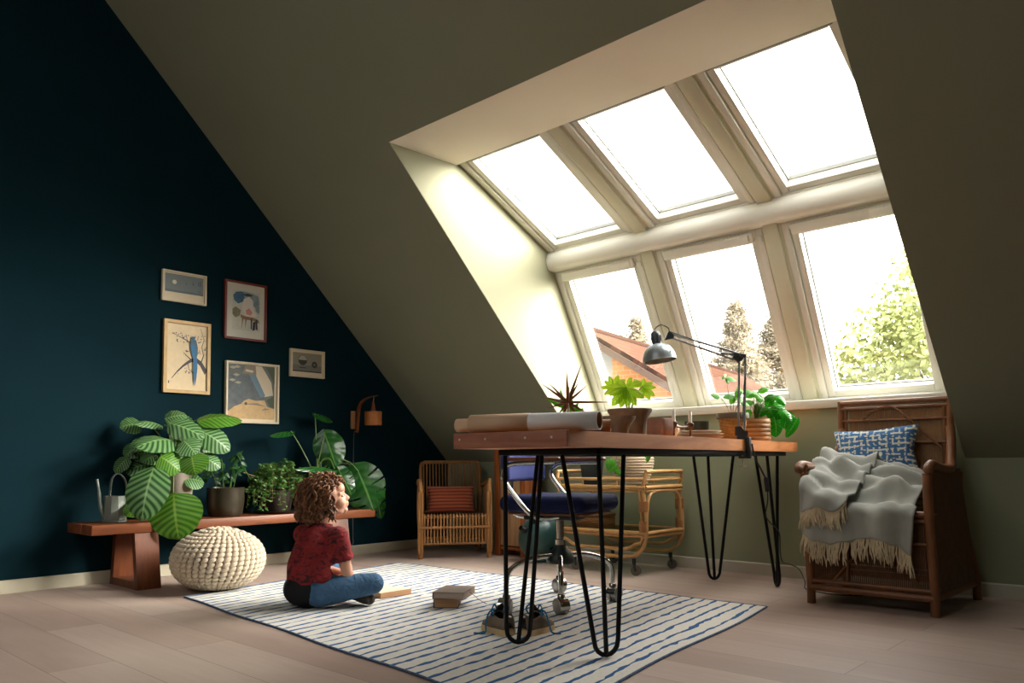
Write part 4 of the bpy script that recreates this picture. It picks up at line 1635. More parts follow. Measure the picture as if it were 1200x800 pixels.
el = b0 + RV * 0.010 + V((0, 0, 0.385))


def rod(mbx, a, b, r=0.0054):
    mbx.tube([a, b], r, 8)


mb = MB()
for dx0, dx1 in ((-0.014, -0.012), (0.014, 0.018)):
    rod(mb, b0 + RV * dx0 + V((0, 0, 0.036 if dx0 < 0 else 0.024)), el + RV * dx1 + V((0, 0, -0.02 if dx0 < 0 else 0.0)))
part(mb, 'lower_arm', m_lamp, tq)
mb = MB()               # elbow: triangular plate
for s in (-1, 1):
    mb.prism([(-0.040, 0.012), (0.020, 0.006), (0.018, -0.006), (-0.012, -0.032), (-0.022, -0.032), (-0.042, -0.006)], el + FV * (0.007 * s), RV, (0, 0, 1), FV, 0.002)
for q in ((-0.036, 0.004), (0.014, 0.0), (-0.016, -0.026)):
    c0 = el + RV * q[0] + V((0, 0, q[1]))
    mb.tube([c0 - FV * 0.011, c0 + FV * 0.012], 0.0048, 10)
part(mb, 'elbow', m_lampd, tq, angle=30)
hd = el + RV * (-0.345) + V((0, 0, 0.105))
mb = MB()
rod(mb, el + RV * (0.012) + V((0, 0, 0.002)), hd + V((0, 0, 0.004)) + RV * 0.008)
rod(mb, el + RV * (-0.016) + V((0, 0, -0.026)), hd + RV * 0.012 + V((0, 0, -0.016)))
rod(mb, el + RV * (-0.10) + V((0, 0, 0.012)), el + RV * (-0.026) + V((0, 0, 0.006)), 0.0058)
part(mb, 'upper_arm', m_lamp, tq)
mb = MB()
mb.prism([(-0.020, -0.030), (0.024, -0.022), (0.026, -0.010), (0.012, 0.012), (0.0, 0.012)], hd - FV * 0.008, RV, (0, 0, 1), FV, 0.016)
part(mb, 'head_joint', m_lampd, tq, angle=30)
# shade: axis leaning
axd = (RV * 0.13 + V((0, 0, -1)) + FV * (-0.06)).normalized()
stp = hd + RV * (-0.062) + V((0, 0, 0.012))
Ms = Matrix.Translation(stp) @ axd.to_track_quat('Z', 'Y').to_matrix().to_4x4()
mb = MB()
prof = []
for i in range(13):
    a = (pi / 2) * i / 12
    prof.append((0.024 + 0.055 * sin(a), 0.062 + 0.078 * (1 - cos(a)) ** 0.95))
prof += [(0.0800, 0.143), (0.077, 0.143)]
for i in range(12, -1, -1):
    a = (pi / 2) * i / 12
    prof.append((0.0225 + 0.053 * sin(a), 0.064 + 0.078 * (1 - cos(a)) ** 0.95))
mb.lathe(prof, 40, M=Ms, cap0=False, cap1=False)
part(mb, 'shade', m_lamp, tq, angle=50)
mb = MB()
mb.lathe([(0.006, -0.004), (0.014, -0.002), (0.021, 0.006), (0.0225, 0.020), (0.0225, 0.064), (0.018, 0.066)], 28, M=Ms)
for i in range(10):
    a = 2 * pi * i / 10
    mb.box(Ms @ V((0.0226 * cos(a), 0.0226 * sin(a), 0.036)), (0.003, 0.004, 0.028), 0.0, Ms.to_3x3().to_4x4() @ Matrix.Rotation(a, 4, 'Z'))
part(mb, 'lamp_holder', m_lampd, tq, angle=40)
mb = MB()
mb.ell(Ms @ V((0, 0, 0.100)), (0.026, 0.026, 0.032), Ms.to_3x3().to_4x4())
part(mb, 'bulb', mat('frosted_bulb', (236, 234, 226), 0.4), tq)
mb = MB()
t0 = Ms @ V((0, 0, 0.0))
mb.tube(catmull([t0, t0 + V((0, 0, 0.018)) + RV * 0.004, t0 + RV * 0.030 + V((0, 0, 0.032)), t0 + RV * 0.062 + V((0, 0, 0.018)), hd + RV * 0.006 + V((0, 0, 0.012))], 6), 0.0026, 6)
mb.tube(catmull([hd + RV * 0.006 + V((0, 0, 0.010)) - FV * 0.008, hd.lerp(el, 0.5) - FV * 0.008 + V((0, 0, 0.004)), el - FV * 0.010 + V((0, 0, -0.01)), el - FV * 0.010 + V((0, 0, -0.15)) + RV * 0.004, b0 - FV * 0.014 + V((0, 0, 0.05))], 6), 0.0022, 6)
part(mb, 'flex', m_blackp, tq)

# cord from the clamp to the floor
cs = [W(1.585, -0.028, 0.70), W(1.62, -0.034, 0.655), W(1.66, -0.036, 0.625), W(1.71, -0.036, 0.590)]
mb = MB()
sw0 = W(1.735, -0.036, 0.575)
sw1 = W(1.755, -0.036, 0.510)
tq2 = thing('lamp_cord', 'black lamp cord with inline switch hanging from desk edge to the floor', 'cord', W(1.8, -0.05, 0))
mb.tube(catmull([W(1.572, -0.030, DZ - 0.02), W(1.585, -0.031, 0.70)] + cs[1:] + [sw0], 6), 0.0042, 8)
part(mb, 'sleeve', m_blackp, tq2)
mb = MB()
mb.beam(sw0 + V((0, 0, 0.004)), sw1, 0.020, 0.016, 0.005)
part(mb, 'switch', m_blackp, tq2)
mb = MB()
mb.tube(catmull([sw1, W(1.76, -0.034, 0.46), W(1.735, -0.03, 0.40), W(1.80, -0.03, 0.36), W(1.935, -0.030, 0.30), W(1.945, -0.03, 0.20), W(1.98, -0.03, 0.150), W(2.08, -0.034, 0.13), W(2.19, -0.05, 0.09), W(2.16, -0.085, 0.035), W(2.11, -0.10, 0.008), W(2.06, -0.17, 0.005), W(2.02, -0.30, 0.005), W(2.10, -0.42, 0.005), W(2.3, -0.46, 0.005)], 6), 0.0026, 6)
part(mb, 'flex', m_blackp, tq2)
# ================================================================== SWIVEL CHAIR
m_chrome = mat('worn_chrome', (186, 186, 182), 0.18, metal=1.0)
m_navyf = mat('navy_upholstery', (20, 27, 64), 0.85, var=0.12, vscale=30, bmp=0.2, bscale=300, spec=0.2)
m_padw = wood_mat('brown_arm_pad', (92, 50, 34), (136, 82, 58), (2, 16, 16), 0.45)
m_dkgreen = mat('dark_green_casting', (38, 48, 46), 0.5, metal=0.3)
CH = V((2.42, -1.53, 0.006))
ca_ = atan2(0.207, 0.965)
t = thing('swivel_chair', 'navy upholstered swivel chair with chrome arms and casters at the desk', 'chair', CH, ca_)


def inv_ch(p):
    d = V(p) - CH
    return V((d.x * cos(ca_) + d.y * sin(ca_), -d.x * sin(ca_) + d.y * cos(ca_), d.z))


def pillow_shape(mb, c, s, e=0.35, puff=0.5, nu=28, nv=28, R=None, pinch=0.0):
    """soft cushion: a rounded slab, thick in the middle"""
    c = V(c)
    for side in (1, -1):
        vs, fs = [], []
        for j in range(nv + 1):
            for i in range(nu + 1):
                u, v = -1 + 2 * i / nu, -1 + 2 * j / nv
                x = u * (1 - pinch * (1 - v * v) * abs(u) ** 3 * 0.0)
                k = (1 - abs(u) ** 3.2) * (1 - abs(v) ** 3.2)
                z = max(k, 0) ** e
                px = s[0] / 2 * u * (1 - pinch * (1 - abs(v)) * (u * u))
                py = s[1] / 2 * v * (1 - pinch * (1 - abs(u)) * (v * v))
                vs.append(V((px, py, side * s[2] / 2 * z)))
        for j in range(nv):
            for i in range(nu):
                a = j * (nu + 1) + i
                f = [a, a + 1, a + nu + 2, a + nu + 1]
                fs.append(f if side > 0 else f[::-1])
        uv = [((i % (nu + 1)) / nu, (i // (nu + 1)) / nv) for i in range(len(vs))]
        M = Matrix.Translation(c) @ (R or Matrix.Identity(4))
        mb.add(vs, fs, M, uv)
    return mb


mb = MB()
mb.box((0.0, 0, 0.468), (0.43, 0.41, 0.075), 0.034, seg=4)
mb.build('seat', m_navyf, t, angle=80)
mb = MB()
mb.box((0.0, 0, 0.424), (0.36, 0.34, 0.014), 0.005)
mb.build('seat_board', m_padw, t)
mb = MB()
mb.box((0.0, 0, 0.405), (0.20, 0.12, 0.030), 0.008)
mb.box((-0.10, 0, 0.395), (0.16, 0.05, 0.022), 0.006)
mb.tube([(-0.05, -0.06, 0.392), (-0.05, -0.15, 0.388)], 0.006, 8)
mb.ell((-0.05, -0.155, 0.388), 0.012)
mb.build('seat_mechanism', m_dkgreen, t)
mb = MB()
mb.lathe([(0.024, 0.20), (0.024, 0.30), (0.018, 0.302), (0.018, 0.395)], 20)
mb.build('column', m_chrome, t, angle=50)
mb = MB()
mb.lathe([(0.060, 0.192), (0.066, 0.200), (0.064, 0.215), (0.048, 0.245), (0.030, 0.262), (0.026, 0.275)], 28)
mb.build('hub', m_dkgreen, t, angle=50)
mb = MB()
for i in range(2):
    pass
# back rest, curved
mb.grid(lambda u, v: V((-0.215 - 0.035 * (1 - (2 * u - 1) ** 2) + 0.03, (u - 0.5) * 0.37, 0.565 + 0.19 * v)), 20, 8, uv=False)
o = mb.build('backrest', mat('blue_back_upholstery', (60, 68, 122), 0.85, var=0.1, vscale=30, bmp=0.2, bscale=300, spec=0.2), t)
solidify(o, 0.045)
bv = o.modifiers.new('b', 'BEVEL')
bv.width = 0.016
bv.segments = 3
mb = MB()
mb.tube(catmull([(-0.12, 0, 0.398), (-0.22, 0, 0.402), (-0.262, 0, 0.44), (-0.258, 0, 0.56), (-0.248, 0, 0.66)], 6), 0.010, 10)
mb.build('back_support', m_chrome, t)
for s in (-1, 1):
    y = 0.235 * s
    mb = MB()
    mb.tube(catmull([(0.03, y * 0.35, 0.408), (0.0, y * 0.85, 0.410), (-0.045, y, 0.445), (-0.145, y, 0.555), (-0.168, y, 0.605), (-0.135, y, 0.640), (-0.06, y, 0.650), (0.10, y, 0.652)], 7), 0.0105, 12)
    arm = mb.build('armrest', m_chrome, t)
    mb = MB()
    mb.box((-0.015, y, 0.667), (0.28, 0.036, 0.018), 0.007, seg=3)
    mb.build('arm_pad', m_padw, arm)
m_rub = mat('brushed_caster_metal', (150, 148, 144), 0.35, metal=0.8)
for cw in ((2.378, -1.850), (2.545, -1.300), (2.552, -1.690), (2.200, -1.270)):
    c = inv_ch((*cw, 0.006))
    d = V((c.x, c.y, 0)).normalized()
    mb = MB()
    R_ = c.length
    mb.tube(catmull([d * 0.045 + V((0, 0, 0.228)), d * (R_ * 0.5) + V((0, 0, 0.226)), d * (R_ - 0.065) + V((0, 0, 0.208)), d * (R_ - 0.014) + V((0, 0, 0.178)), d * R_ + V((0, 0, 0.130)), d * R_ + V((0, 0, 0.078))], 6), 0.0115, 12)
    leg = mb.build('leg', m_chrome, t)
    sd_ = V((-d.y, d.x, 0))
    wdir = (d + sd_ * 0.6).normalized()
    wside = V((-wdir.y, wdir.x, 0))
    wc = d * (R_ + 0.008) + V((0, 0, 0.034))
    mb = MB()
    Rq = wside.to_track_quat('Z', 'Y').to_matrix().to_4x4()
    Mw = Matrix.Translation(wc) @ Rq
    mb.lathe([(0.010, -0.026), (0.029, -0.026), (0.033, -0.022), (0.033, -0.004), (0.028, -0.002), (0.028, 0.002), (0.033, 0.004), (0.033, 0.022), (0.029, 0.026), (0.010, 0.026)], 24, M=Mw)
    cs_ = mb.build('caster', m_rub, leg, angle=50)
    mb = MB()
    mb.lathe([(0.016, 0.050), (0.018, 0.060), (0.016, 0.082), (0.012, 0.086)], 16, (d.x * R_, d.y * R_, 0))
    hood = []
    for i in range(11):
        a = -0.3 + pi * 1.05 * i / 10
        hood.append((0.037 * cos(a), 0.037 * sin(a)))
    for i in range(10, -1, -1):
        a = -0.3 + pi * 1.05 * i / 10
        hood.append((0.0345 * cos(a), 0.0345 * sin(a)))
    mb.prism(hood, wc - wside * 0.024, wdir, V((0, 0, 1)), wside, 0.048)
    mb.build('caster_hood', m_chrome, leg, angle=50)

# ================================================================== DARK TEAL GLOBE-LIKE JAR
gc = V((1.285, -0.345, 0))
t = thing('round_jar', 'dark teal rounded jar with black fittings on floor beyond the swivel chair', 'jar', gc)
m_teal = mat('dark_teal_glaze', (44, 78, 76), 0.35, var=0.12, vscale=10)
mb = MB()
mb.lathe([(0.075, 0.0), (0.085, 0.004)] + [(0.150 * cos(a), 0.152 + 0.150 * sin(a)) for a in [-0.95 + 2.25 * i / 22 for i in range(23)]] + [(0.036, 0.300), (0.036, 0.325), (0.042, 0.330), (0.042, 0.336), (0.030, 0.336), (0.028, 0.31)], 40, (gc.x, gc.y, 0))
part(mb, 'body', m_teal, t, angle=60)
for sx_, zz in ((-0.105, 0.215), (0.075, 0.085)):
    p = gc + RV * sx_ - FV * sqrt(max(0.150 ** 2 - sx_ ** 2 - (zz - 0.152) ** 2, 0)) + V((0, 0, zz))
    mb = MB()
    nd = (p - gc - V((0, 0, 0.152))).normalized()
    mb.lathe([(0.024, -0.01), (0.026, 0.006), (0.016, 0.014), (0.012, 0.030), (0.018, 0.034), (0.016, 0.042), (0.004, 0.045)], 18, M=Matrix.Translation(p) @ nd.to_track_quat('Z', 'Y').to_matrix().to_4x4())
    part(mb, 'fitting', m_iron, t, angle=50)

# ================================================================== CABINET / BOARDS LEANING BEHIND THE DESK END
m_orange = wood_mat('orange_wood', (132, 70, 30), (186, 108, 54), (16, 16, 1.5), 0.45)
m_palew = wood_mat('pale_wood_panel', (170, 130, 92), (208, 168, 124), (16, 16, 1.2), 0.5)
t = thing('narrow_cabinet', 'narrow tall orange wood cabinet with pale door, between rattan armchair and cart', 'cabinet', (0.96, -0.20, 0))
Zc = 0.76
x0, x1, y0_, y1_ = 0.80, 1.10, -0.285, -0.105
mb = MB()
for x in (x0 + 0.026, x1 - 0.026):
    mb2 = MB()
    mb2.box((x, (y0_ + y1_) / 2, Zc / 2), (0.052, y1_ - y0_, Zc), 0.004)
    part(mb2, 'side_panel', m_orange, t)
mb.box(((x0 + x1) / 2, y1_ - 0.006, Zc / 2), (x1 - x0 - 0.104, 0.010, Zc - 0.02))
part(mb, 'back_panel', m_palew, t)
mb = MB()
mb.box(((x0 + x1) / 2, (y0_ + y1_) / 2, Zc - 0.012), (x1 - x0 - 0.106, y1_ - y0_ - 0.004, 0.024), 0.003)
part(mb, 'top_panel', m_orange, t)
mb = MB()
mb.box(((x0 + x1) / 2, (y0_ + y1_) / 2, 0.055), (x1 - x0 - 0.106, y1_ - y0_ - 0.01, 0.022), 0.003)
part(mb, 'bottom_panel', m_orange, t)
mb = MB()
for k in range(4):
    xx = x0 + 0.054 + (k + 0.5) * (x1 - x0 - 0.108) / 4
    mb.box((xx, y0_ + 0.012, 0.405), ((x1 - x0 - 0.108) / 4 - 0.002, 0.018, 0.66), 0.003)
d_ = part(mb, 'door', m_palew, t)
mb = MB()
mb.ell((x1 - 0.075, y0_ - 0.006, 0.42), 0.010)
part(mb, 'knob', m_brass, d_)

# ================================================================== RATTAN ARMCHAIR (far corner)
m_ratt = mat('honey_rattan', (150, 104, 56), 0.5, var=0.22, vscale=12, bmp=0.15, stretch=(3, 3, 1))
m_wrap = mat('rattan_binding', (128, 84, 44), 0.55, var=0.2, vscale=40)
FL, FR_ = V((0.575, -0.785, 0)), V((0.875, -0.415, 0))
xa = (FR_ - FL).normalized()
ya = V((xa.y, -xa.x, 0))            # facing
wd_ = (FR_ - FL).length
rc = (FL + FR_) / 2 - ya * 0.22
rang = atan2(xa.y, xa.x)
t = thing('rattan_armchair', 'honey rattan armchair holding a terracotta cushion in the far corner', 'chair', rc, rang)
# local: x across, y: back (+) / front (-)
hw = wd_ / 2
yf, yb = -0.22, 0.21


def tub(mb, pts, r, n=8, sm_=5):
    return mb.tube(catmull(pts, sm_) if sm_ else pts, r, n)


for s in (-1, 1):
    mb = MB()
    tub(mb, [(s * hw, yf, 0), (s * hw, yf, 0.30), (s * hw, yf, 0.50)], 0.017, 10)
    for dx in (-0.012, 0.012):
        tub(mb, [(s * hw + dx, yf - 0.014, 0.04), (s * hw + dx, yf - 0.014, 0.46)], 0.008, 8, 0)
    mb.build('front_leg', m_ratt, t)
    mb = MB()
    tub(mb, [(s * (hw - 0.02), yb + 0.05, 0), (s * (hw - 0.02), yb, 0.3), (s * (hw - 0.005), yb + 0.03, 0.50)], 0.015, 10)
    mb.build('rear_leg', m_ratt, t)
    mb = MB()
    tub(mb, [(s * hw, yf, 0.49), (s * (hw + 0.006), yf + 0.015, 0.525), (s * (hw + 0.01), yf + 0.06, 0.535), (s * (hw + 0.01), 0.02, 0.515), (s * (hw - 0.005), yb, 0.49)], 0.015, 10)
    tub(mb, [(s * hw, yf + 0.01, 0.30), (s * hw, yb, 0.28)], 0.010, 8, 0)
    tub(mb, [(s * hw, yf + 0.01, 0.10), (s * hw, yb, 0.10)], 0.010, 8, 0)
    for k in range(9):
        y = yf + 0.03 + k * (yb - yf - 0.05) / 8
        tub(mb, [(s * hw, y, 0.10), (s * (hw + 0.012), y, 0.30), (s * (hw + 0.008), y, 0.51)], 0.0048, 6, 4)
    mb.build('armrest', m_ratt, t)
mb = MB()
bw = hw - 0.02
top_z = 0.665
frame_p = [(-bw, yb - 0.02, 0.27), (-bw - 0.002, yb + 0.03, 0.45), (-bw - 0.004, yb + 0.065, top_z - 0.035), (-bw + 0.022, yb + 0.075, top_z - 0.004), (-bw + 0.06, yb + 0.077, top_z),
           (bw - 0.06, yb + 0.077, top_z), (bw - 0.022, yb + 0.075, top_z - 0.004), (bw + 0.004, yb + 0.065, top_z - 0.035), (bw + 0.002, yb + 0.03, 0.45), (bw, yb - 0.02, 0.27)]
tub(mb, frame_p, 0.013, 10, 6)
tub(mb, [(-bw, yb - 0.015, 0.30), (bw, yb - 0.015, 0.30)], 0.010, 8, 0)
mb.build('back_frame', m_ratt, t)
mb = MB()
NS = 18
for k in range(NS):
    x = -bw + 0.018 + k * (2 * bw - 0.036) / (NS - 1)
    tub(mb, [(x, yb - 0.015, 0.29), (x, yb + 0.028, 0.45), (x, yb + 0.074, top_z - 0.004)], 0.0056, 6, 5)
mb.build('back_slats', m_ratt, t)
mb = MB()
NS = 20
for k in range(NS):
    x = -hw + 0.028 + k * (2 * hw - 0.056) / (NS - 1)
    tub(mb, [(x, yb - 0.015, 0.285), (x, 0.0, 0.275), (x, yf + 0.02, 0.300), (x, yf - 0.012, 0.292), (x, yf - 0.020, 0.250), (x, yf - 0.010, 0.105)], 0.0062, 6, 4)
mb.build('seat_slats', m_ratt, t)
mb = MB()
for z, y in ((0.215, yf - 0.026), (0.103, yf - 0.004), (0.285, yf + 0.0)):
    tub(mb, [(-hw, y, z), (hw, y, z)], 0.009, 8, 0)
tub(mb, [(-hw, yb, 0.10), (hw, yb, 0.10)], 0.010, 8, 0)
mb.build('rails', m_ratt, t)

# terracotta cushion on it
m_rust, nt, b_ = new_mat('ribbed_terracotta_fabric')
wv = nt.nodes.new('ShaderNodeTexWave')
wv.bands_direction = 'Y'
wv.inputs['Scale'].default_value = 13
wv.inputs['Distortion'].default_value = 0.3
nt.links.new(coords(nt, 'Object'), wv.inputs[0])
nt.links.new(ramp(nt, wv.outputs[0], [(0.2, lin((120, 52, 30))), (0.7, lin((176, 88, 56)))]), b_.inputs['Base Color'])
b_.inputs['Roughness'].default_value = 0.9
b_.inputs['Sheen Weight'].default_value = 0.2
bump(nt, b_, wv.outputs[0], 0.5, 0.006)
mb = MB()
pillow_shape(mb, (0, 0, 0), (0.345, 0.200, 0.105), 0.42, pinch=0.06)
o = mb.build('cushion', m_rust, None, angle=180)
o.location = rc + ya * (-0.085) + V((0, 0, 0.392)) + xa * (-0.01)
o.rotation_mode = 'XYZ'
o.rotation_euler = (Matrix((xa, (V((0, 0, 1)) - ya * 0.22).normalized(), xa.cross((V((0, 0, 1)) - ya * 0.22).normalized()))).transposed()).to_euler()
tag(o, 'ribbed terracotta lumbar cushion propped in the corner rattan armchair', 'cushion')

# ================================================================== BAR CART
m_cane = mat('pale_cane', (186, 142, 88), 0.45, var=0.18, vscale=10, bmp=0.1)
m_cwrap = mat('cane_binding', (150, 100, 56), 0.55, var=0.2, vscale=60)
m_cglass, nt, b_ = new_mat('smoky_shelf_glass')
nt.nodes.remove(b_)
tr = nt.nodes.new('ShaderNodeBsdfTransparent')
tr.inputs[0].default_value = (0.72, 0.82, 0.76, 1)
gl = nt.nodes.new('ShaderNodeBsdfGlossy')
gl.inputs['Roughness'].default_value = 0.08
mx = nt.nodes.new('ShaderNodeMixShader')
mx.inputs[0].default_value = 0.14
nt.links.new(tr.outputs[0], mx.inputs[1])
nt.links.new(gl.outputs[0], mx.inputs[2])
nt.links.new(mx.outputs[0], nt.nodes['Material Output'].inputs[0])
cx0, cx1, cyf, cyb = 1.565, 2.215, -0.50, -0.10
cm = V(((cx0 + cx1) / 2, (cyf + cyb) / 2, 0))
t = thing('bar_cart', 'pale cane bar cart on casters against the back wall, behind the desk', 'cart', cm)
for y, nm in ((cyf, 'side_frame'), (cyb, 'side_frame')):
    mb = MB()
    for off, r in ((0.0, 0.0115), (0.026, 0.0105)):
        a, b2 = cx0 + off, cx1 - off
        zb = 0.105 + off * 1.6
        rad = 0.155
        loop = [(a + 0.020, y, 0.52), (a + 0.004, y, 0.40), (a - 0.004, y, 0.28), (a + 0.004, y, 0.20), (a + 0.045, y, zb + 0.035), (a + 0.12, y, zb + 0.003),
                ((a + b2) / 2, y, zb), (b2 - 0.12, y, zb + 0.003), (b2 - 0.045, y, zb + 0.035), (b2 - 0.004, y, 0.20), (b2 + 0.004, y, 0.28), (b2 - 0.004, y, 0.40), (b2 - 0.020, y, 0.52)]
        tub(mb, loop, r, 10, 6)
    part(mb, nm, m_cane, t)
    for x in (cx0 + 0.015, cx1 - 0.015):
        for z in (0.40, 0.285):
            mb = MB()
            mb.tube([(x, y, z - 0.03), (x, y, z + 0.03)], 0.0265, 12)
            part(mb, 'binding', m_cwrap, t)
for x, s in ((cx0, -1), (cx1, 1)):
    mb = MB()
    tub(mb, [(x - s * 0.015, cyf, 0.52), (x, cyf, 0.56), (x + s * 0.004, cyf + 0.01, 0.594), (x + s * 0.006, cyf + 0.03, 0.600), (x + s * 0.006, cyb - 0.03, 0.600), (x + s * 0.004, cyb - 0.01, 0.594), (x, cyb, 0.56), (x - s * 0.015, cyb, 0.52)], 0.011, 10, 6)
    tub(mb, [(x, cyf, 0.552), (x, cyb, 0.552)], 0.007, 8, 0)
    part(mb, 'handle', m_cane, t)
    mb = MB()
    tub(mb, [(x, cyf, 0.22), (x, cyf + 0.016, 0.36), (x, cyf + 0.03, 0.44), (x, cyf + 0.075, 0.478), (x, cyf + 0.14, 0.486), (x, cyb - 0.14, 0.486), (x, cyb - 0.075, 0.478), (x, cyb - 0.03, 0.44), (x, cyb - 0.016, 0.36), (x, cyb, 0.22)], 0.0095, 10, 6)
    part(mb, 'end_arch', m_cane, t)
for z, rails in ((0.508, 1), (0.245, 0)):
    mb = MB()
    for a, b2 in (((cx0, cyf), (cx1, cyf)), ((cx1, cyf), (cx1, cyb)), ((cx1, cyb), (cx0, cyb)), ((cx0, cyb), (cx0, cyf))):
        mb.tube([(a[0], a[1], z), (b2[0], b2[1], z)], 0.0125, 10)
        mb.tube([(a[0], a[1], z - 0.02), (b2[0], b2[1], z - 0.02)], 0.008, 8)
    if rails:
        for y in (cyf, cyb):
            mb.tube([(cx0, y, 0.556), (cx1, y, 0.556)], 0.0085, 8)
            for x in (cx0 + 0.2, cx1 - 0.2):
                mb.tube([(x, y, z), (x, y, 0.556)], 0.006, 8)
    sh = part(mb, 'shelf_frame', m_cane, t)
    mb = MB()
    mb.box((cm.x, cm.y, z + 0.004), (cx1 - cx0 - 0.01, cyb - cyf - 0.01, 0.006))
    part(mb, 'shelf_glass', m_cglass, sh)
for x, y in ((cx1 - 0.085, cyf), (cx1 - 0.085, cyb), (cx0 + 0.13, cyf), (cx0 + 0.13, cyb)):
    mb = MB()
    q = Matrix.Translation((x + 0.012, y, 0.030)) @ V((0.5, -1, 0)).to_track_quat('Z', 'Y').to_matrix().to_4x4()
    mb.lathe([(0.008, -0.011), (0.026, -0.011), (0.030, -0.006), (0.030, 0.006), (0.026, 0.011), (0.008, 0.011)], 22, M=q)
    w_ = part(mb, 'caster', mat('cart_wheel', (96, 90, 80), 0.6) if 'cart_wheel' not in bpy.data.materials else bpy.data.materials['cart_wheel'], t, angle=50)
    mb = MB()
    for s in (-1, 1):
        d = V((0.447, -0.894, 0)) * 0.015 * s
        mb.beam(V((x + 0.012, y, 0.026)) + d, V((x, y, 0.072)) + d, 0.014, 0.003, up=(0.447, -0.894, 0))
    mb.tube([(x, y, 0.068), (x, y, 0.098)], 0.012, 10)
    part(mb, 'caster_fork', m_dkgreen, w_)

# things on the cart
m_rib = mat('ribbed_cream_ceramic', (206, 188, 160), 0.6, var=0.06)
c = V((1.985, -0.28, 0.515))
t = thing('ribbed_pot_plant', 'drooping green plant in large ribbed cream pot on bar cart', 'potted plant', c)
pr = [(0.07, 0.0)]
for i in range(13):
    z = 0.006 + i * 0.0165
    R_ = 0.078 + 0.052 * sin(min(1, (z + 0.02) / 0.17) * pi / 2) - (0.02 * max(0, (z - 0.15) / 0.07) ** 1.5)
    pr += [(R_ - 0.003, z), (R_ + 0.001, z + 0.004), (R_ + 0.001, z + 0.011), (R_ - 0.003, z + 0.0155)]
pr += [(0.105, 0.222), (0.098, 0.222), (0.095, 0.19)]
pot_parts(t, (c.x, c.y), c.z, pr, m_rib, 0.097, 0.20)
sm, lf = MB(), MB()
random.seed(21)
for (dx, dz, n_) in ((-31, 22, 4), (-26, 8, 3), (-22, -2, 2), (-6, 14, 3), (4, 18, 3), (16, 22, 3), (-14, 24, 3)):
    e = V((c.x, c.y, c.z + 0.185)) + RV * dx * 0.0049 + V((0, 0, dz * 0.0024 - (0.075 if dx < -20 else 0.035))) - FV * 0.11
    stem(sm, (c.x + dx * 0.001, c.y, c.z + 0.21), e, 0.0022, 0.06)
    for k in range(n_):
        q = e + RV * random.uniform(-0.028, 0.028) + V((0, 0, -random.uniform(0.035, 0.085)))
        leaf(lf, e + RV * (k - 1) * 0.008, q, 0.034, (0.6, -0.6, 0.4), shape_ovate, 0.2, 0.12, 0, 8, 4)
part(sm, 'stems', m_stem, t)
part(lf, 'foliage', m_fresh, t, angle=180)
c = V((1.685, -0.30, 0.515))
t = thing('square_pot', 'dark teal tapered square planter at left end of the cart top', 'pot', c, 0.35)
mb = MB()
mb.add(*sq_prof([(0.048, 0), (0.052, 0.003), (0.068, 0.165), (0.068, 0.180), (0.062, 0.180), (0.060, 0.15)], 40), Matrix.Translation((0, 0, 0)))
mb.build('planter', mat('dark_teal_metal', (34, 48, 48), 0.5, var=0.1), t, angle=50)
c = V((1.73, -0.34, 0.252))
t = thing('wicker_box', 'small lidded wicker box on the lower shelf of the cart', 'box', c)
m_wbox, nt, b_ = new_mat('woven_wicker')
ch_ = nt.nodes.new('ShaderNodeTexBrick')
ch_.inputs['Scale'].default_value = 1
ch_.inputs['Brick Width'].default_value = 0.03
ch_.inputs['Row Height'].default_value = 0.008
ch_.inputs['Mortar Size'].default_value = 0.0014
ch_.inputs['Color1'].default_value = lin((168, 116, 62))
ch_.inputs['Color2'].default_value = lin((138, 90, 44))
ch_.inputs['Mortar'].default_value = lin((80, 50, 24))
nt.links.new(coords(nt, 'Object', (1, 1, 1), (pi / 2, 0, 0)), ch_.inputs[0])
nt.links.new(ch_.outputs[0], b_.inputs['Base Color'])
b_.inputs['Roughness'].default_value = 0.7
bump(nt, b_, ch_.outputs[1], -0.5, 0.003)
mb = MB()
mb.box((0, 0, 0.033), (0.215, 0.15, 0.066), 0.006)
mb.build('body', m_wbox, t)
mb = MB()
mb.box((0, 0, 0.078), (0.222, 0.157, 0.022), 0.006)
mb.build('lid', m_wbox, t)
mb = MB()
mb.box((-0.05, -0.080, 0.064), (0.014, 0.006, 0.03), 0.002)
mb.build('clasp', m_padw, t)
# ================================================================== TALL WICKER ARMCHAIR (right)
m_wick = mat('dark_brown_cane', (122, 76, 42), 0.5, var=0.25, vscale=10, bmp=0.15, stretch=(2, 2, 1))
m_wick2 = mat('brown_woven_cane', (104, 70, 42), 0.6, var=0.2, vscale=20)
m_reed = mat('brown_split_reed', (156, 116, 76), 0.6, var=0.2, vscale=14, stretch=(20, 20, 1))
WC = V((3.49, -0.42, 0))
t = thing('wicker_armchair', 'tall dark brown wicker box armchair under the right window, draped with throw', 'chair', WC)


def wl(x, y, z):
    return V((x, y, z)) - WC


def wt(mb, pts, r, n=8, s=0):
    p = [wl(*q) for q in pts]
    return mb.tube(catmull(p, s) if s else p, r, n)


SZ = 0.425
FLx, FRx, BLx, BRx = 3.232, 3.765, 3.185, 3.79       # at the base
yf, yb = -0.71, -0.13
for x0_, x1_, ya_, yb2, nm in ((3.245, 3.232, yf + .005, yf, 'leg'), (3.768, 3.757, yf + .005, yf, 'leg'), (3.20, 3.20, yb, yb, 'leg'), (3.80, 3.74, yb, yb, 'leg')):
    mb = MB()
    wt(mb, [(x0_, ya_, 0), (x0_, ya_, 0.10), (x1_, yb2, SZ), (x1_, yb2, 0.60 if ya_ > yf + 0.1 else 0.60)], 0.019, 10)
    mb.build('leg', m_wick, t)
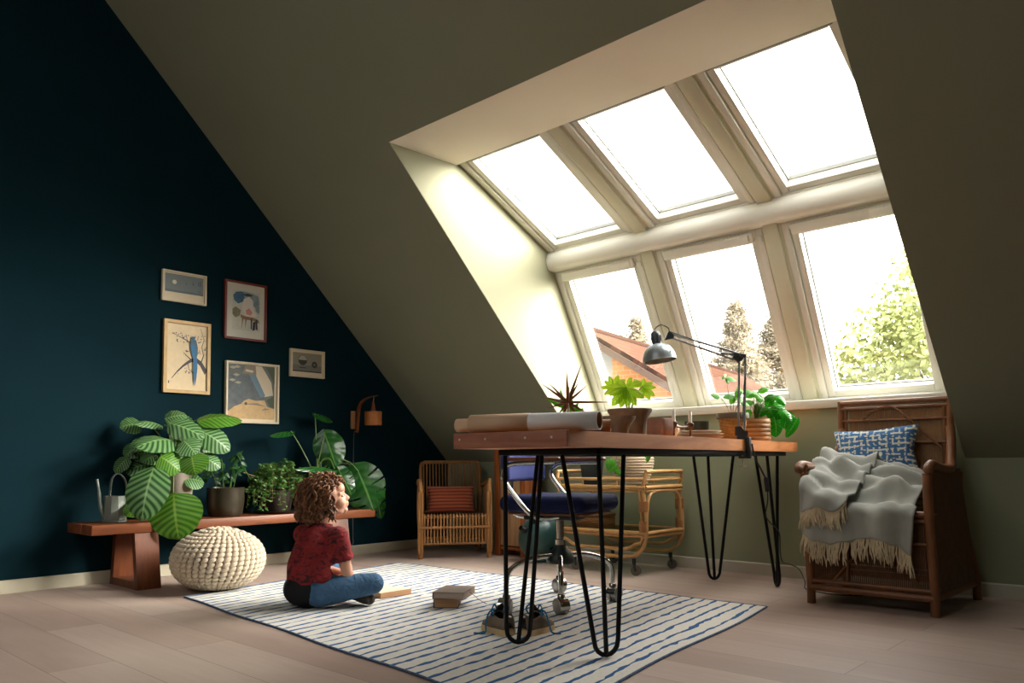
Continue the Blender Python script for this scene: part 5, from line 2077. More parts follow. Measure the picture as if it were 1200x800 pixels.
# base + seat rails
mb = MB()
for z, r, dz in ((0.075, 0.016, 0), (0.105, 0.010, 0), (SZ, 0.014, 0), (SZ - 0.028, 0.009, 0)):
    k = z / SZ
    q = [(3.245 - 0.013 * k, yf, z), (3.768 - 0.011 * k, yf, z), (3.80 - 0.06 * k, yb, z), (3.20, yb, z)]
    for i in range(4):
        wt(mb, [q[i], q[(i + 1) % 4]], r, 8)
wt(mb, [(3.238, yf - 0.004, 0.30), (3.763, yf - 0.004, 0.30)], 0.007, 8)
mb.build('rails', m_wick, t)
# front grille: a fine reed panel with an open strip below
mb = MB()
N = 62
for i in range(N):
    u = (i + 0.5) / N
    wt(mb, [(3.250 + 0.512 * u, yf + 0.006, 0.085), (3.240 + 0.512 * u, yf + 0.006, SZ)], 0.0029, 5)
mb.build('front_reeds', m_wick2, t)
mb = MB()
mb.add([wl(3.243, yf + 0.014, 0.195), wl(3.762, yf + 0.014, 0.195), wl(3.757, yf + 0.014, SZ), wl(3.234, yf + 0.014, SZ)], [[0, 1, 2, 3]])
solidify(mb.build('front_lining', m_wick2, t), 0.004)
mb = MB()
for pts in ([(3.56, yf + 0.0, 0.30), (3.66, yf, 0.19), (3.73, yf, 0.095)], [(3.50, yf, 0.30), (3.42, yf, 0.20), (3.34, yf, 0.10)], [(3.40, yf - .002, 0.30), (3.42, yf - .004, 0.22), (3.41, yf, 0.10)]):
    wt(mb, pts, 0.006, 6, 5)
mb.build('twisted_braces', m_wick, t)
# sides of the box, reed panels
for nm, A_, B_ in (('side_panel', (3.768, yf, 0.09), (3.798, yb, 0.09)), ('side_panel', (3.243, yf, 0.09), (3.20, yb, 0.09))):
    mb = MB()
    A2 = (A_[0] - (0.011 if A_[0] > 3.5 else 0.01), A_[1], 0.615)
    B2 = (B_[0] - (0.055 if B_[0] > 3.5 else 0.0), B_[1], 0.615)
    N = 44
    for i in range(N):
        u = (i + 0.5) / N
        a = V(A_).lerp(V(B_), u)
        b2 = V(A2).lerp(V(B2), u)
        wt(mb, [tuple(a), tuple(b2)], 0.0075, 6)
    mb.build(nm, m_wick2, t)
# seat
mb = MB()
mb.box(wl(3.49, -0.42, SZ - 0.006), (0.52, 0.57, 0.016), 0.004)
mb.build('seat', m_wick2, t)
# back
BT = 0.955
mb = MB()
wt(mb, [(3.195, yb, 0.40), (3.195, yb + 0.02, BT + 0.012)], 0.018, 10)
wt(mb, [(3.708, yb, 0.40), (3.712, yb + 0.02, BT + 0.012)], 0.018, 10)
for z, r in ((BT, 0.014), (BT - 0.030, 0.009), (0.862, 0.007), (0.745, 0.008), (0.47, 0.010)):
    f_ = (z - 0.4) / 0.55 * 0.02
    wt(mb, [(3.195, yb - 0.010 + f_, z), (3.71, yb - 0.010 + f_, z)], r, 8)
wt(mb, [(3.222, yb - 0.006, 0.45), (3.222, yb + 0.012, BT - 0.03)], 0.009, 8)
wt(mb, [(3.688, yb - 0.006, 0.45), (3.688, yb + 0.012, BT - 0.03)], 0.009, 8)
mb.build('back_frame', m_wick, t)
mb = MB()
N = 62
for i in range(N):
    x = 3.235 + (i + 0.5) * 0.44 / N
    wt(mb, [(x, yb + 0.004, 0.46), (x, yb + 0.022, BT - 0.02)], 0.0040, 5)
mb.build('back_reeds', m_reed, t)
mb = MB()
zig = [(3.31, yb - 0.012, 0.862), (3.36, yb - 0.006, 0.905), (3.405, yb - 0.003, 0.925), (3.455, yb - 0.003, 0.926), (3.50, yb - 0.006, 0.895), (3.57, yb - 0.012, 0.825), (3.68, yb - 0.018, 0.715)]
p = [wl(*q) for q in zig]
pp = catmull(p, 10)
for ph in (0, pi):
    hel = [q + V((0, 0.004 * cos(i * 0.9 + ph), 0.004 * sin(i * 0.9 + ph))) for i, q in enumerate(pp)]
    mb.tube(hel, 0.0042, 6)
mb.build('back_braid', m_wick, t)
# arms
for s, xf, xb in ((-1, 3.215, 3.190), (1, 3.762, 3.735)):
    mb = MB()
    pts = [(xf + s * 0.004, yf - 0.015, 0.618), (xf + s * 0.006, yf + 0.03, 0.638), (xf, yf + 0.18, 0.622), (xf - s * 0.004, -0.34, 0.618), (xb, -0.23, 0.655), (xb - s * 0.012, -0.16, 0.74), (xb - s * 0.02, yb, 0.82)]
    wt(mb, pts, 0.021, 10, 6)
    wt(mb, [(xf + s * 0.010 - s * 0.03, yf + 0.01, 0.628), (xf - s * 0.028, -0.34, 0.612), (xb - s * 0.02, -0.2, 0.64)], 0.012, 8, 5)
    mb.ell(wl(xf + s * 0.004, yf - 0.012, 0.618), 0.0215)
    mb.build('armrest', m_wick, t)

# blue patterned pillow
m_blue, nt, b_ = new_mat('blue_white_ikat')
vec = coords(nt, 'UV', (1, 1, 1))
sp = nt.nodes.new('ShaderNodeSeparateXYZ')
nt.links.new(vec, sp.inputs[0])
n1 = noise(nt, coords(nt, 'UV', (3, 3, 1)), 2.0, 2)


def bars(axis, freq, wob):
    x = sp.outputs[axis]
    return mathn(nt, 'ADD', mathn(nt, 'MULTIPLY', mathn(nt, 'SINE', mathn(nt, 'MULTIPLY', mathn(nt, 'ADD', x, mathn(nt, 'MULTIPLY', n1, wob)), freq)), 0.5), 0.5)


b1 = ramp(nt, bars(0, 84, 0.05), [(0.72, (0, 0, 0)), (0.82, (1, 1, 1))])
b2 = ramp(nt, bars(1, 62, 0.06), [(0.66, (0, 0, 0)), (0.78, (1, 1, 1))])
g1 = ramp(nt, noise(nt, coords(nt, 'UV', (4, 9, 1)), 2.2, 1), [(0.46, (0, 0, 0)), (0.52, (1, 1, 1))])
g2 = ramp(nt, noise(nt, coords(nt, 'UV', (10, 4, 1)), 1.8, 1), [(0.44, (0, 0, 0)), (0.50, (1, 1, 1))])
k = mathn(nt, 'MAXIMUM', mathn(nt, 'MULTIPLY', b1, g1), mathn(nt, 'MULTIPLY', b2, g2))
nz = noise(nt, coords(nt, 'UV', (1, 1, 1)), 30, 2)
blue = mixc(nt, nz, lin((40, 86, 138)), lin((70, 122, 172)))
nt.links.new(mixc(nt, k, blue, lin((214, 212, 196))), b_.inputs['Base Color'])
b_.inputs['Roughness'].default_value = 0.9
mb = MB()
pillow_shape(mb, (0, 0, 0), (0.400, 0.270, 0.120), 0.40, pinch=0.14)
o = mb.build('pillow', m_blue, None, angle=180)
o.location = (3.400, -0.232, 0.690)
o.rotation_euler = (radians(74), radians(-4), radians(4))
tag(o, 'blue and white patterned pillow leaning on the tall wicker back', 'pillow')

# throw blanket
m_throw = mat('grey_wool', (158, 160, 152), 0.95, var=0.10, vscale=10, bmp=0.35, bscale=420, sheen=0.4, spec=0.15)
m_fringe = mat('cream_wool_fringe', (206, 190, 158), 0.95, var=0.1, vscale=60)
TC = V((3.45, -0.55, SZ))
t = thing('throw_blanket', 'grey wool throw with cream fringe draped over seat of the wicker armchair', 'blanket', TC)


def sm01(x):
    x = max(0.0, min(1.0, x))
    return x * x * (3 - 2 * x)


def drape(x, s, top, drop, lift):
    """s: path length from the back of the seat; goes forward, over the front edge, then down"""
    Lh = 0.47
    y0b = -0.235
    nz = 0.026 * mnoise.noise(V((x * 9.0, s * 8.0, lift * 60.0))) + 0.012 * mnoise.noise(V((x * 21.0, s * 15.0, 3.0)))

    def ridge(c, wd, amp):
        return amp * exp(-((s - c) / wd) ** 2)
    fold = ridge(0.09 + 0.30 * (3.62 - x), 0.035, 0.050) + ridge(0.23 - 0.45 * (x - 3.45), 0.030, 0.046) + ridge(0.33 + 0.35 * (x - 3.5), 0.032, 0.044) + ridge(0.41 - 0.2 * (x - 3.4), 0.028, 0.024)
    fold *= sm01((3.70 - x) / 0.10)
    arm = 0.055 * sm01((3.31 - x) / 0.08)                 # leans against the left arm
    hump = 0.080 * exp(-((x - 3.47) / 0.15) ** 2) * sm01(1 - s / 0.42) + 0.045 * exp(-((x - 3.30) / 0.07) ** 2)
    if s < Lh:
        y = y0b - s
        z = top + hump + arm + fold + nz - 0.05 * (s / Lh) ** 2
        z -= 0.030 * sm01((s - (Lh - 0.10)) / 0.10)
        return V((x, y, z + lift))
    d = s - Lh
    ztop = top + hump + arm + fold + nz - 0.05 - 0.030
    pleat = 0.016 * sin(26 * x + 1.0 + 2 * sin(5 * x)) + 0.010 * sin(47 * x + 3 * d)
    y = y0b - Lh - 0.045 * sm01(d / 0.05) + min(0.018, pleat) * sm01(d / 0.09) - 0.016 - lift * 1.2
    z = ztop - max(0, d - 0.012)
    return V((x + 0.014 * sin(14 * x + 8 * d), y, z + lift))


def cloth(x0, x1, top, s1, lift, nu, nv, edge):
    mb = MB()
    ends = []

    def fn(u, v):
        x = x0 + (x1 - x0) * u
        s = v * (s1 + edge(u))
        return drape(x, s, top, 0, lift)
    mb.grid(fn, nu, nv, uv=False)
    for i in range(nu + 1):
        ends.append((fn(i / nu, 1.0), fn(i / nu, 0.985)))
    return mb, ends, fn


mb, e1, f1 = cloth(3.232, 3.700, 0.540, 0.665, 0.0, 64, 60, lambda u: 0.03 * sin(7 * u) - 0.03 * (1 - u) + 0.05 * sm01((0.25 - u) / 0.25))
o = part(mb, 'lower_layer', m_throw, t, angle=180)
solidify(o, 0.010, -1)
mb, e2, f2 = cloth(3.222, 3.455, 0.548, 0.580, 0.020, 44, 56, lambda u: 0.02 * sin(9 * u) - 0.09 * sm01((u - 0.55) / 0.45) + 0.045 * sm01((0.3 - u) / 0.3))
o = part(mb, 'upper_fold', m_throw, t, angle=180)
solidify(o, 0.010, -1)
random.seed(9)


def fringe(fn, n, name, L0):
    mb = MB()
    for i in range(n):
        u = (i + random.uniform(0.2, 0.8)) / n
        p = fn(u, 1.0)
        L = random.uniform(0.75, 1.15) * L0
        sw = random.uniform(-0.022, 0.022)
        pts = [p + V((0, -0.002, 0.004)), p + V((sw * 0.3, -0.006, -L * 0.35)), p + V((sw * 0.8, -0.008 - random.uniform(0, .006), -L * 0.7)), p + V((sw, -0.006, -L))]
        mb.tube(catmull(pts, 3), [0.0028] * 3 + [0.0031] * 3 + [0.0025] * 3 + [0.0010], 5)
    o = part(mb, name, m_fringe, t, angle=180)
    o['kind'] = 'stuff'
    o['label'] = 'cream fringe'


fringe(f1, 130, 'fringe', 0.092)
fringe(f2, 74, 'fringe', 0.080)
# ================================================================== RUG
RGZ = 0.006
RA, RB, RC_, RD = V((0.842, -2.559, 0)), V((0.640, -1.024, 0)), V((3.147, -0.954, 0)), V((3.385, -2.786, 0))
m_rug, nt, b_ = new_mat('striped_wool_rug')
uv = nt.nodes.new('ShaderNodeUVMap')
sp = nt.nodes.new('ShaderNodeSeparateXYZ')
nt.links.new(uv.outputs[0], sp.inputs[0])
n1 = noise(nt, coords(nt, 'UV', (26, 10, 1)), 1.0, 2)
n2 = noise(nt, coords(nt, 'UV', (40, 26, 1)), 1.0, 1)
n3 = noise(nt, coords(nt, 'UV', (160, 120, 1)), 1.0, 2)
x = mathn(nt, 'ADD', mathn(nt, 'MULTIPLY', sp.outputs[0], 39.0), mathn(nt, 'MULTIPLY', n1, 0.55))
fr = mathn(nt, 'ABSOLUTE', mathn(nt, 'SUBTRACT', mathn(nt, 'FRACT', x), 0.5))
wdt = mathn(nt, 'ADD', 0.044, mathn(nt, 'MULTIPLY', mathn(nt, 'SUBTRACT', n2, 0.32), 0.38))
msk = mathn(nt, 'LESS_THAN', fr, wdt)
edge = mathn(nt, 'MINIMUM', mathn(nt, 'MINIMUM', sp.outputs[0], mathn(nt, 'SUBTRACT', 1.0, sp.outputs[0])), mathn(nt, 'MINIMUM', sp.outputs[1], mathn(nt, 'SUBTRACT', 1.0, sp.outputs[1])))
base = mixc(nt, n3, lin((204, 202, 194)), lin((232, 228, 218)))
blue = mixc(nt, n2, lin((34, 74, 128)), lin((70, 112, 158)))
nt.links.new(mixc(nt, msk, base, blue), b_.inputs['Base Color'])
b_.inputs['Roughness'].default_value = 0.95
b_.inputs['Specular IOR Level'].default_value = 0.1
bump(nt, b_, n3, 0.35, 0.004)
t = thing('striped_rug', 'white flat-woven rug with broken blue stripes in the middle of the floor', 'rug', (2.0, -1.8, 0))


def rug_pt(u, v, z):
    p = (RA.lerp(RD, u)).lerp(RB.lerp(RC_, u), v)
    p = p + V((0.010 * sin(v * 9 + 1) * (1 if u > 0.97 or u < .03 else 0), 0.006 * sin(u * 19), 0))
    return V((p.x, p.y, z))


mb = MB()
mb.grid(lambda u, v: rug_pt(u, v, RGZ), 40, 30)
part(mb, 'weave', m_rug, t)
mb = MB()
for (u0, v0), (u1, v1) in (((0, 0), (1, 0)), ((1, 0), (1, 1)), ((1, 1), (0, 1)), ((0, 1), (0, 0))):
    pts = [rug_pt(u0 + (u1 - u0) * i / 40, v0 + (v1 - v0) * i / 40, 0.0042) for i in range(41)]
    mb.tube(pts, 0.0042, 6)
part(mb, 'binding', mat('slate_blue_binding', (84, 104, 136), 0.95, var=0.35, vscale=60), t)

# ================================================================== CHILD
P0 = V((1.631, -2.246, RGZ))


def B(a, b, z):
    return P0 + RV * a + FV * b + V((0, 0, z))


m_skin = mat('skin', (222, 168, 140), 0.5, var=0.04, vscale=20, sss=0.15)
hc = B(-0.008, 0.020, 0.492)
fd = (RV * 0.93 + FV * 0.22 + V((0, 0, 0.20))).normalized()
ld = V((0, 0, 1)).cross(fd).normalized()
ud = fd.cross(ld).normalized()
Rh = Matrix((fd, ld, ud)).transposed().to_4x4()


def H(f, l, u):
    return hc + fd * f + ld * l + ud * u


mb = MB()
# head
mb.ell(H(-0.012, 0, 0.012), (0.080, 0.066, 0.076), Rh, 20, 14)
mb.ell(H(0.026, 0, -0.024), (0.052, 0.050, 0.060), Rh, 18, 12)
mb.capsule(H(0.012, 0, -0.055), H(0.056, 0, -0.071), 0.034, 0.016)
for s in (-1, 1):
    mb.ell(H(0.044, s * 0.030, -0.028), (0.028, 0.024, 0.028), Rh)
    mb.capsule(H(-0.005, s * 0.047, -0.040), H(0.040, s * 0.020, -0.068), 0.018, 0.014)
    mb.ell(H(-0.018, s * 0.066, -0.012), (0.014, 0.009, 0.022), Rh)
    mb.ell(H(0.082, s * 0.0075, -0.020), (0.008, 0.007, 0.0065), Rh)
    mb.capsule(H(0.064, s * 0.012, 0.014), H(0.052, s * 0.042, 0.010), 0.010, 0.009)
mb.ell(H(0.052, 0, 0.035), (0.030, 0.045, 0.034), Rh)
mb.capsule(H(0.070, 0, 0.006), H(0.0865, 0, -0.016), 0.0075, 0.0092)
mb.ell(H(0.076, 0, -0.037), (0.011, 0.015, 0.0075), Rh)
mb.ell(H(0.074, 0, -0.0475), (0.010, 0.013, 0.0065), Rh)
mb.ell(H(0.062, 0, -0.068), (0.015, 0.017, 0.014), Rh)
# neck and trunk
mb.capsule(B(-0.028, 0.012, 0.345), H(-0.022, 0, -0.045), 0.038, 0.034)
mb.capsule(B(-0.090, 0.0, 0.080), B(-0.095, -0.005, 0.17), 0.085, 0.078)
mb.capsule(B(-0.095, -0.005, 0.17), B(-0.058, 0.0, 0.285), 0.080, 0.082)
Rs_, Ls_ = B(0.054, -0.052, 0.325), B(-0.138, 0.068, 0.325)
mb.capsule(Rs_, Ls_, 0.036, 0.036)
Re, Rw = B(0.098, -0.020, 0.125), B(0.062, 0.090, 0.128)
Le, Lw = B(-0.080, 0.185, 0.150), B(0.030, 0.165, 0.128)
mb.capsule(Rs_, Re, 0.033, 0.025)
mb.capsule(Re, Rw, 0.026, 0.017)
mb.capsule(Ls_, Le, 0.033, 0.025)
mb.capsule(Le, Lw, 0.026, 0.017)


def hand(wr, d, palm_n, s):
    """palm with five separate bent fingers"""
    d = d.normalized()
    sd2 = d.cross(palm_n).normalized() * s
    nn = palm_n.normalized()
    mb.capsule(wr, wr + d * 0.030, 0.016, 0.019)
    mb.ell(wr + d * 0.032, (0.024, 0.024, 0.013), Matrix((d, sd2, nn)).transposed().to_4x4())
    for k, L in enumerate((0.040, 0.046, 0.043, 0.034)):
        o = wr + d * 0.050 + sd2 * (0.0195 - 0.013 * k)
        dirs = d + sd2 * (0.10 - 0.07 * k)
        k1 = o + dirs * L * 0.5 - nn * 0.003
        mb.capsule(o, k1, 0.0066, 0.0060)
        mb.capsule(k1, k1 + (dirs * 0.8 - nn * 0.55).normalized() * L * 0.5, 0.0060, 0.0048)
    o = wr + d * 0.016 + sd2 * 0.018
    k1 = o + (d * 0.6 + sd2 * 0.8).normalized() * 0.024
    mb.capsule(o, k1, 0.0085, 0.0068)
    mb.capsule(k1, k1 + (d * 0.95 + sd2 * 0.2 - nn * .2).normalized() * 0.020, 0.0068, 0.0054)


hand(Rw, B(0.03, 0.15, 0.115) - Rw, V((0, 0, 1)), -1)
hand(Lw, B(0.10, 0.12, 0.110) - Lw, V((0, 0, 1)), 1)
# legs (inside the jeans) and feet
Rhp, Rk, Ra_ = B(-0.030, -0.042, 0.078), B(0.205, -0.005, 0.104), B(0.055, 0.150, 0.055)
Lhp, Lk, La_ = B(-0.150, 0.040, 0.078), B(-0.020, 0.285, 0.110), B(0.100, 0.075, 0.048)
mb.capsule(Rhp, Rk, 0.060, 0.042)
mb.capsule(Rk, Ra_, 0.042, 0.028)
mb.capsule(Lhp, Lk, 0.060, 0.042)
mb.capsule(Lk, La_, 0.042, 0.028)
mb.capsule(Ra_, B(-0.02, 0.215, 0.040), 0.028, 0.024)
mb.capsule(La_, B(0.180, 0.010, 0.032), 0.026, 0.022)
body = remeshed(mb, 0.0040, 5)
person = solo(body, 'person', m_skin, 'curly-haired child in dark red T-shirt and jeans sitting cross-legged on the rug', 'person', P0, angle=180)

# eyes
m_eye = mat('eye_white', (226, 220, 212), 0.25)
m_iris = mat('dark_iris', (52, 38, 28), 0.2)
for s in (-1, 1):
    mb = MB()
    mb.ell(H(0.0625, s * 0.026, 0.000), (0.0095, 0.011, 0.0075), Rh)
    e = part(mb, 'eye', m_eye, person)
    mb = MB()
    mb.ell(H(0.0705, s * 0.0255, 0.001), (0.0025, 0.0048, 0.0048), Rh)
    part(mb, 'iris', m_iris, e)

# T-shirt
m_tee, nt, b_ = new_mat('dark_red_patterned_jersey')
vec = coords(nt, 'Object', (1, 1, 1))
n1 = noise(nt, coords(nt, 'Object', (20, 20, 30)), 1.2, 4, 0.7, 1.2)
n2 = noise(nt, coords(nt, 'Object', (60, 60, 60)), 1.0, 2)
c = ramp(nt, n1, [(0.40, lin((52, 14, 22))), (0.48, lin((118, 24, 28))), (0.62, lin((140, 32, 34))), (0.70, lin((66, 18, 30)))])
nt.links.new(c, b_.inputs['Base Color'])
b_.inputs['Roughness'].default_value = 0.9
wr_ = noise(nt, coords(nt, 'Object', (9, 9, 16)), 1.0, 3, 0.5, 0.8)
bump(nt, b_, wr_, 0.7, 0.03)
mb = MB()
mb.capsule(B(-0.092, -0.002, 0.125), B(-0.096, -0.006, 0.18), 0.098, 0.092)
mb.capsule(B(-0.096, -0.006, 0.18), B(-0.060, 0.0, 0.285), 0.092, 0.091)
mb.capsule(Rs_ + V((0, 0, -0.004)), Ls_ + V((0, 0, -0.004)), 0.044, 0.044)
mb.capsule(B(-0.05, 0.005, 0.30), B(-0.030, 0.012, 0.352), 0.070, 0.046)
mb.capsule(Rs_, Rs_.lerp(Re, 0.50), 0.044, 0.045)
mb.capsule(Ls_, Ls_.lerp(Le, 0.50), 0.044, 0.045)
mb.capsule(Rs_.lerp(Ls_, 0.12) + V((0, 0, -0.035)), B(-0.02, -0.06, 0.15), 0.046, 0.046)
tee = remeshed(mb, 0.0055, 8)
# open the hem, neck and sleeve ends cleanly
bm = bmesh.new()
vs_ = [bm.verts.new(p) for p in tee.v]
for f in tee.f:
    bm.faces.new([vs_[k] for k in f])
for co, no in ((B(-0.09, 0, 0.082), V((0, 0, -1))), (Rs_.lerp(Re, 0.56), (Re - Rs_).normalized()), (Ls_.lerp(Le, 0.56), (Le - Ls_).normalized()), (B(-0.026, 0.012, 0.386), V((0.15, 0, 1)))):
    sel = None
    far_pts = [v for v in bm.verts if (v.co - co).dot(no) > 0 and (v.co - co).length < (0.16 if abs(no.z) > 0.98 and no.z < 0 else 0.075)]
    geom = [v for v in far_pts]
    bmesh.ops.delete(bm, geom=geom, context='VERTS')
tee = MB()
tee.bm(bm)
o = part(tee, 'tshirt', m_tee, person, angle=180)
solidify(o, 0.004, 0)

# dark undershirt / seat
m_black = mat('black_jersey', (16, 16, 20), 0.95, bmp=0.2, bscale=60)
mb = MB()
mb.capsule(B(-0.092, -0.006, 0.084), B(-0.094, -0.004, 0.13), 0.090, 0.088)
mb.capsule(B(-0.125, -0.045, 0.080), B(-0.050, -0.050, 0.080), 0.066, 0.056)
mb.capsule(B(-0.140, 0.03, 0.080), B(-0.125, -0.045, 0.085), 0.068, 0.066)
part(remeshed(mb, 0.006, 8), 'black_undershirt', m_black, person, angle=180)

# jeans
m_jean, nt, b_ = new_mat('blue_denim')
n1 = noise(nt, coords(nt, 'Object', (14, 14, 14)), 1.0, 4, 0.6)
n2 = noise(nt, coords(nt, 'Object', (300, 300, 300)), 1.0, 2)
c = mixc(nt, n1, lin((20, 54, 92)), lin((54, 100, 138)))
c = mixc(nt, mathn(nt, 'MULTIPLY', n2, 0.3), c, lin((110, 146, 170)))
nt.links.new(c, b_.inputs['Base Color'])
b_.inputs['Roughness'].default_value = 0.85
bump(nt, b_, noise(nt, coords(nt, 'Object', (10, 22, 22)), 1.2, 3, 0.5, 1.0), 0.6, 0.025)
mb = MB()
mb.capsule(Rhp + V((0, 0, -0.004)), Rk, 0.070, 0.050)
mb.capsule(Rk, Rk.lerp(Ra_, 0.85), 0.050, 0.037)
mb.capsule(Lhp + V((0, 0, -0.004)), Lk, 0.070, 0.050)
mb.capsule(Lk, Lk.lerp(La_, 0.85), 0.050, 0.037)
mb.capsule(Rhp, Lhp, 0.070, 0.070)
jn = remeshed(mb, 0.006, 8)
jn.v = [V((p.x, p.y, max(p.z, RGZ + 0.001))) for p in jn.v]
part(jn, 'jeans', m_jean, person, angle=180)
# socks
m_sock = mat('dark_grey_sock', (70, 62, 58), 0.95, bmp=0.4, bscale=200)
for a, b2, r0, r1 in ((Ra_, B(-0.024, 0.218, 0.038), 0.033, 0.029), (La_, B(0.186, 0.006, 0.031), 0.031, 0.027)):
    mb = MB()
    mb.capsule(a, b2, r0, r1)
    mb.capsule(a.lerp(b2, 0.5) + V((0, 0, -0.004)), b2, r0 * 0.9, r1)
    sk = remeshed(mb, 0.005, 4)
    sk.v = [V((p.x, p.y, max(p.z, RGZ + 0.001))) for p in sk.v]
    part(sk, 'sock', m_sock, person, angle=180)

# hair: base volume + curls
m_hair, nt, b_ = new_mat('brown_curly_hair')
n1 = noise(nt, coords(nt, 'Object', (40, 40, 14)), 1.0, 3)
nt.links.new(ramp(nt, n1, [(0.3, lin((70, 42, 26))), (0.55, lin((118, 76, 46))), (0.8, lin((166, 118, 76)))]), b_.inputs['Base Color'])
b_.inputs['Roughness'].default_value = 0.5
b_.inputs['Specular IOR Level'].default_value = 0.4
mb = MB()
mb.ell(H(-0.036, 0, 0.020), (0.078, 0.074, 0.082), Rh, 20, 14)
mb.ell(H(-0.062, 0, -0.040), (0.052, 0.068, 0.062), Rh, 18, 12)
hair = remeshed(mb, 0.006, 6)
random.seed(31)
hb = MB()
hb.add(hair.v, hair.f)
HC = H(-0.024, 0, 0.012)
ER = (0.092, 0.084, 0.090)
DOWN = V((0, 0, -1))
for k in range(620):
    z = random.uniform(-0.45, 1.0)
    a = random.uniform(-pi, pi)
    rr_ = sqrt(max(0, 1 - z * z))
    f, l, u = rr_ * cos(a), rr_ * sin(a), z
    if f > 0.50 and u < 0.60:
        continue
    if f > 0.44 and u < 0.25:
        continue
    lay = random.uniform(0.98, 1.26)
    p = HC + fd * (ER[0] * f * lay) + ld * (ER[1] * l * lay) + ud * (ER[2] * u * lay)
    L = random.uniform(0.075, 0.125)
    if f > 0.25 and u > 0.5:
        L = random.uniform(0.035, 0.060)
    zmin = hc.z - random.uniform(0.075, 0.115)
    ph, tw = random.uniform(0, 6.28), random.choice((-1, 1)) * random.uniform(0.55, 0.8)
    cr = random.uniform(0.006, 0.010)
    pts, rad = [], []
    M_ = 20
    for i in range(M_ + 1):
        tt = i / M_
        q = p - HC
        loc = V((q.dot(fd) / ER[0], q.dot(ld) / ER[1], q.dot(ud) / ER[2]))
        nr = (fd * (loc.x / ER[0]) + ld * (loc.y / ER[1]) + ud * (loc.z / ER[2])).normalized()
        d = DOWN - nr * nr.dot(DOWN)
        if d.length < 0.35:
            hz = V((nr.x, nr.y, 0))
            if hz.length < 0.05:
                hz = V((cos(a), sin(a), 0))
            d = d + hz.normalized() * 0.5
        d = d.normalized() + nr * (0.16 if tt < 0.6 else 0.05)
        if loc.z < -0.3:
            d = (DOWN + nr * 0.12 - fd * 0.10)
        e1 = d.orthogonal().normalized()
        e2 = d.cross(e1).normalized()
        c_ = cr * min(1, tt * 4 + 0.2)
        pts.append(p + e1 * (c_ * cos(ph + tw * i)) + e2 * (c_ * sin(ph + tw * i)))
        rad.append(0.0046 * (1 - 0.7 * tt ** 2) + 0.0005)
        p = p + d.normalized() * (L / M_)
        if p.z < zmin and i > 4:
            break
    if len(pts) > 3:
        rad[-1] = 0.0008
        hb.tube(pts, rad, 5)
part(hb, 'hair', m_hair, person, angle=180)
for s in (-1, 1):
    mb = MB()
    mb.tube(catmull([H(0.074, s * 0.014, 0.020), H(0.072, s * 0.026, 0.025), H(0.060, s * 0.040, 0.021)], 4), [0.0022] * 4 + [0.003] * 4 + [0.0015], 6)
    part(mb, 'eyebrow', m_hair, person)

# ================================================================== BOOKS
m_pages = mat('aged_page_edges', (206, 160, 118), 0.85, var=0.12, vscale=6, stretch=(1, 1, 60))
m_pgrey = mat('grey_page_edges', (168, 148, 134), 0.85, var=0.12, vscale=6, stretch=(1, 1, 60))
m_pgw = mat('cream_pages', (236, 216, 190), 0.8)
m_cblue = mat('blue_book_cover', (44, 74, 104), 0.6, var=0.1)
m_cblack = mat('black_book_cover', (30, 28, 30), 0.6)
m_ctaupe = mat('taupe_book_cover', (124, 108, 98), 0.65, var=0.08)
m_ctan = mat('tan_book_cover', (150, 100, 66), 0.6, var=0.1)


def book(name, label, c, rot, w_, d_, h_, mc_, mp, grp):
    t = thing(name, label, 'book', c, rot, grp)
    th = 0.0028
    mb = MB()
    mb.box((0, 0, th / 2), (w_, d_, th), 0.0008)
    mb.box((0, 0, h_ - th / 2), (w_, d_, th), 0.0008)
    mb.box((-w_ / 2 + th / 2, 0, h_ / 2), (th, d_, h_), 0.0008)
    mb.build('cover', mc_, t)
    mb = MB()
    mb.box((0.001, 0, h_ / 2), (w_ - 0.008, d_ - 0.007, h_ - 2 * th - 0.0004))
    mb.build('pages', mp, t, smooth=False)
    return t


bk = V((2.018, -1.862, RGZ))
book('book', 'thick blue-covered book with tan page edges, bottom of the pair on the rug', bk, 0.72, 0.112, 0.165, 0.043, m_cblue, m_pages, 'books stacked on the rug')
tb = book('book', 'taupe-covered book with grey page edges and red ribbon, top of the pair on the rug', bk + V((0.035, 0.010, 0.0435)), 0.52, 0.145, 0.205, 0.032, m_ctaupe, m_pgrey, 'books stacked on the rug')
mb = MB()
mb.tube(catmull([(0.05, 0.02, 0.018), (0.075, 0.005, 0.016), (0.10, -0.005, 0.002), (0.125, 0.0, -0.018), (0.15, 0.015, -0.035)], 5), 0.0014, 5)
mb.build('ribbon', mat('red_ribbon', (150, 40, 50), 0.6), tb)

ob = V((1.520, -1.868, RGZ))
t = thing('open_book', 'open book with cream pages lying before the child\'s knee', 'book', ob, -0.02)
mb = MB()
for s in (-1, 1):
    mb.box((s * 0.072, 0, 0.0015), (0.140, 0.196, 0.003), 0.001)
mb.build('cover', m_ctan, t)
for s in (-1, 1):
    mb = MB()
    N = 16
    top_ = []
    for i in range(N + 1):
        u = i / N
        z = 0.004 + 0.026 * (0.35 + 0.75 * sin(min(1, u * 2.4) * pi / 2) - 0.22 * u)
        top_.append((s * (0.002 + 0.134 * u), z))
    poly = [(s * 0.002, 0.0032), (s * 0.136, 0.0032)] + top_[::-1]
    mb.prism(poly, (0, -0.094, 0), (1, 0, 0), (0, 0, 1), (0, 1, 0), 0.188)
    mb.build('page_block', [m_pgw, m_pages], t, angle=30)
    me = t.children[-1].data
    for p in me.polygons:
        if abs(p.normal.z) < 0.5:
            p.material_index = 1

